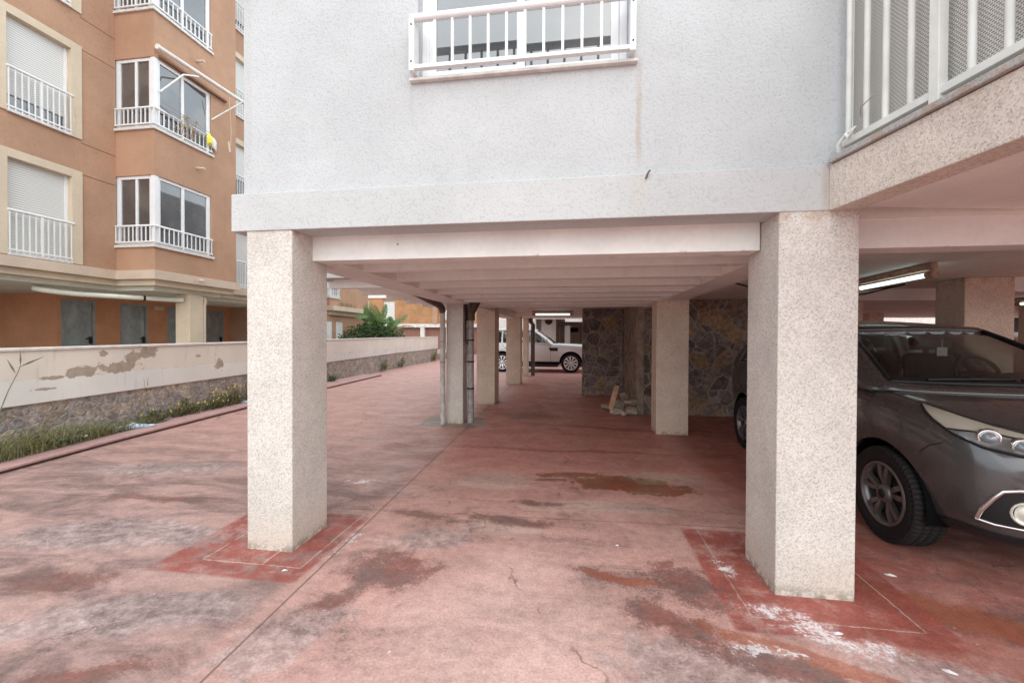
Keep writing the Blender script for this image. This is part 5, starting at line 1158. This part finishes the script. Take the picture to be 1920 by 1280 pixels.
def dark_extra(root, pol, sid, top, patch, line, paint):
    for k in (1, -1):
        fn = lambda a, z, off, k=k: pol(k*a, z, off)
        up = [(52, 1.125), (44, 1.09), (34, 1.035), (24, .985), (17, .955)]; lo = [(52, 1.115), (47.5, 1.04), (42, .965), (36, .91), (28, .88), (20, .885), (17, .91)]
        hl = patch(fn, up, lo, 'headlight', G['lampcup'], root, .004, 34, 10)
        patch(fn, up, lo, 'lens', G['lens'], hl, .022, 34, 10)
        line(fn, up, .006, 'headlight_trim', G['trim'], hl, 40, .012); line(fn, lo, .008, 'headlight_trim', G['trim'], hl, 40, .012)
        patch(fn, [(43.5, .995), (38, .99), (31, .965), (24, .93), (18, .925)], [(43.2, .985), (40, .945), (35.5, .905), (28, .885), (19, .90)], 'lamp_bowl', G['bowl'], hl, .009)
        line(fn, [(43.3, .99), (39, .99), (33, .985), (25, .955), (18, .935)], .006, 'lamp_divider', G['trim'], hl, 40, .012)
        for a, z, rr in ((35, .962, .048), (29, .930, .043)):
            p = pol(k*a, z, .012); d_ = Vector((-math.sin(R(k*a)), -math.cos(R(k*a))-.25, 0)).normalized()
            u = d_.cross(Vector((0, 0, 1))).normalized(); v = u.cross(d_); rows = []
            for (t, q) in ((-.03, 1.25), (.0, 1.2), (.012, 1.05), (.004, .95), (.01, .8), (.028, .45), (.034, .01)): rows.append([p+d_*t+(u*math.cos(j*.3927)+v*math.sin(j*.3927))*rr*q for j in range(16)])
            MB().grid(rows[:5], True, True).build('projector', G['chrome'], hl); MB().grid(rows[3:], True, True).build('projector_lens', G['lampball'], hl)
        bez = [(37.0, .468), (36.2, .53), (34.2, .62), (32.8, .665), (30, .685), (24, .685), (19, .67)]
        fp = patch(fn, bez, [(37.2, .46), (34, .455), (28, .45), (19, .44)], 'fog_recess', G['trim'], root, .006, 26, 8)
        ln = MB().tube([fn(a, z, .012) for a, z in bez], .013, 8).tube([fn(a, z, .012) for a, z in ((37.2, .462), (34, .452), (28, .447), (19, .437))], .009, 8).build('fog_bezel', G['chrome'], fp)
        p = fn(28.6, .545, .0); d_ = Vector((-math.sin(R(k*28.6)), -math.cos(R(k*28.6)), 0)); u = d_.cross(Vector((0, 0, 1))).normalized(); v = Vector((0, 0, 1)); rows = []
        for (t, q) in ((-.01, 1.2), (.02, 1.15), (.024, 1.0), (.012, .92), (.022, .6), (.028, .01)): rows.append([p+d_*t+(u*math.cos(j*.3927)+v*math.sin(j*.3927))*.062*q for j in range(16)])
        MB().grid(rows, True, True).build('fog_lamp', G['lampcup'], fp)
        sx = -k; sf = lambda y, z, off, sx=sx: sid(sx, y, z, off)
        line(sf, [(-.36, .80), (-.42, .86), (-.50, .90)], .0035, 'bumper_gap', G['trim'], root)
        line(lambda x, y, off, sx=sx: top(sx*x, y, off), [(.80, .22), (.83, -.05), (.80, -.32), (.70, -.52), (.5, -.68)], .004, 'bonnet_gap', G['trim'], root)
        patch(sf, [(.45, .40), (2.36, .40)], [(.45, .30), (2.36, .30)], 'sill_cladding', G['trim'], root, .008)
        patch(fn, [(47, .385), (40, .40), (28, .39), (10, .375)], [(47, .30), (40, .30), (28, .29), (10, .29)], 'lower_skirt', G['trim'], root, .008)
    ctr = lambda a, z, off: pol(a, z, off)
    gr = patch(ctr, [(-13, .90), (0, .92), (13, .90)], [(-9, .60), (0, .58), (9, .60)], 'grille', G['trim'], root, .006)
    for z in (.66, .74, .82): line(ctr, [(-11, z), (11, z)], .012, 'grille_bar', G['chrome'], gr, 20, .012)
    patch(ctr, [(-16, .52), (16, .52)], [(-16, .40), (16, .40)], 'lower_grille', G['trim'], root, .006)
    MB().box(.0, .085, .74, .743, 1.44, 1.52).build('windscreen_tag', G['paper'], root); MB().box(.035, .05, .74, .743, 1.52, 1.60).build('tag_string', G['pipe'], root)
    MB().tube([(.23, .56, 1.33), (.33, .53, 1.33)], .001, 4).build('visor_clip', G['trim'], root)

DARK = dict(W=.955, wb=2.8, r=.372, rim=.245, spokes=5, twin=True, spw=(.012, .019), arch=.425, nose=.16, pc=.4, tw=.235,
    stations=[(-.90, .62, .42, .74, .80), (-.87, .80, .34, .84, .90), (-.80, .88, .30, .92, .99), (-.62, .935, .28, 1.02, 1.085), (-.40, .97, .28, 1.09, 1.14), (-.1, .995, .29, 1.14, 1.185), (.25, 1.0, .30, 1.175, 1.225), (.5, 1.0, .30, 1.19, 1.245), (1.2, .995, .29, 1.20, 1.25), (2.2, 1.0, .30, 1.23, 1.27), (2.8, .995, .32, 1.25, 1.28), (3.2, .97, .36, 1.25, 1.27), (3.5, .93, .40, 1.2, 1.22), (3.62, .80, .50, 1.1, 1.12)],
    cabin=dict(zb=1.245, zr=1.72, wb=.90, wr=.70, yf0=.0, yf1=.98, yr0=3.45, yr1=3.02, bow=.24, crown=.075, split=[0, .04, .36, .40, .70, .74, .93, 1.0], glass=(1, 3, 5)),
    seams=[(.52, .34, .55, 1.17), (1.62, .34, 1.60, 1.18), (2.45, .75, 2.62, 1.2)], handles=[1.33, 2.3], extra=dark_extra)
dc = make_car('parked_car', 'dark grey car parked nose out behind the right pillar under the car port', DARK, G['darkcar'], G['greyrim'], (3.345, 3.76, 0), 0, 1.0, 'parked cars')

def white_extra(root, pol, sid, top, patch, line, paint):
    for sx in (-1, 1):
        sf = lambda y, z, off, sx=sx: sid(sx, y, z, off)
        patch(sf, [(.52, .99), (.88, .985)], [(.50, .86), (.80, .86)], 'wing_vent', G['trim'], root, .008)
        patch(sf, [(.46, .44), (2.3, .44)], [(.46, .30), (2.3, .30)], 'sill_cladding', G['trim'], root, .01)
        MB().bar((sx*.86, .5, .27), (sx*.86, 2.3, .27), .1, .1).build('side_step', G['trim'], root, .02)
        line(sf, [(.45, .60), (2.3, .60)], .004, 'door_crease', G['pipe'], root)
        fn = lambda a, z, off, k=-sx: pol(k*a, z, off)
        patch(fn, [(44, 1.02), (22, 1.02)], [(44, .88), (22, .86)], 'headlight', G['lampcup'], root, .006)
        patch(sf, [(3.45, 1.12), (3.6, 1.12)], [(3.45, .85), (3.6, .85)], 'tail_light', plain('tail_red_pale', (.35, .03, .03), .2), root, .006)
    patch(lambda a, z, off: pol(a, z, off), [(-19, 1.0), (19, 1.0)], [(-19, .84), (19, .84)], 'grille', G['trim'], root, .006)
WHITE = dict(W=.98, wb=2.75, r=.385, rim=.275, spokes=10, twin=False, spw=(.016, .028), arch=.455, nose=.06, pc=.5, tw=.26, mirror=G['whitecar'],
    stations=[(-.90, .78, .45, .92, .98), (-.87, .88, .38, 1.0, 1.05), (-.78, .93, .34, 1.05, 1.10), (-.5, .97, .33, 1.09, 1.13), (0, 1.0, .33, 1.12, 1.16), (.5, 1.0, .33, 1.14, 1.17), (.75, 1.0, .33, 1.14, 1.17), (1.5, 1.0, .33, 1.15, 1.17), (2.4, 1.0, .33, 1.17, 1.18), (3.0, .99, .36, 1.17, 1.18), (3.45, .96, .40, 1.16, 1.17), (3.62, .90, .46, 1.08, 1.1), (3.66, .8, .55, .95, 1.0)],
    cabin=dict(zb=1.165, zr=1.72, wb=.94, wr=.80, yf0=.62, yf1=1.40, yr0=3.58, yr1=3.30, bow=.12, crown=.06, split=[0, .03, .37, .40, .72, .75, .96, 1.0], glass=(1, 3, 5)),
    seams=[(.80, .36, .80, 1.12), (1.82, .36, 1.80, 1.13), (2.55, .85, 2.75, 1.13)], handles=[1.5, 2.45], extra=white_extra)
wc = make_car('parked_car', 'white boxy off-roader parked side on beyond the pillars', WHITE, G['whitecar'], G['silverrim'], (-.18, 20.15, 0), R(90), 1.13, 'parked cars')

def plain_extra(root, pol, sid, top, patch, line, paint): pass
SED = dict(W=.88, wb=2.6, r=.31, rim=.2, spokes=8, twin=False, spw=(.015, .02), nose=.15, pc=.5,
    stations=[(-.85, .7, .35, .6, .66), (-.75, .85, .25, .68, .74), (-.4, .95, .22, .80, .86), (.2, 1., .22, .90, .96), (1.2, 1., .22, .95, .98), (2.2, 1., .22, .96, .99), (2.9, .97, .26, .95, .98), (3.35, .92, .32, .90, .94), (3.45, .8, .4, .8, .85)],
    cabin=dict(zb=.97, zr=1.42, wb=.83, wr=.62, yf0=.35, yf1=1.25, yr0=3.1, yr1=2.6, bow=.16, crown=.05, split=[0, .04, .42, .46, .88, .92, 1.0], glass=(1, 3)),
    seams=[(.6, .3, .6, .92), (1.6, .3, 1.6, .92)], handles=[1.4, 2.3], extra=plain_extra)
sc_ = make_car('parked_car', 'silver saloon half hidden behind the bonnet of the white off-roader', SED, G['silvercar'], G['silverrim'], (.1, 24.0, 0), R(-90), 1.2, 'parked cars')
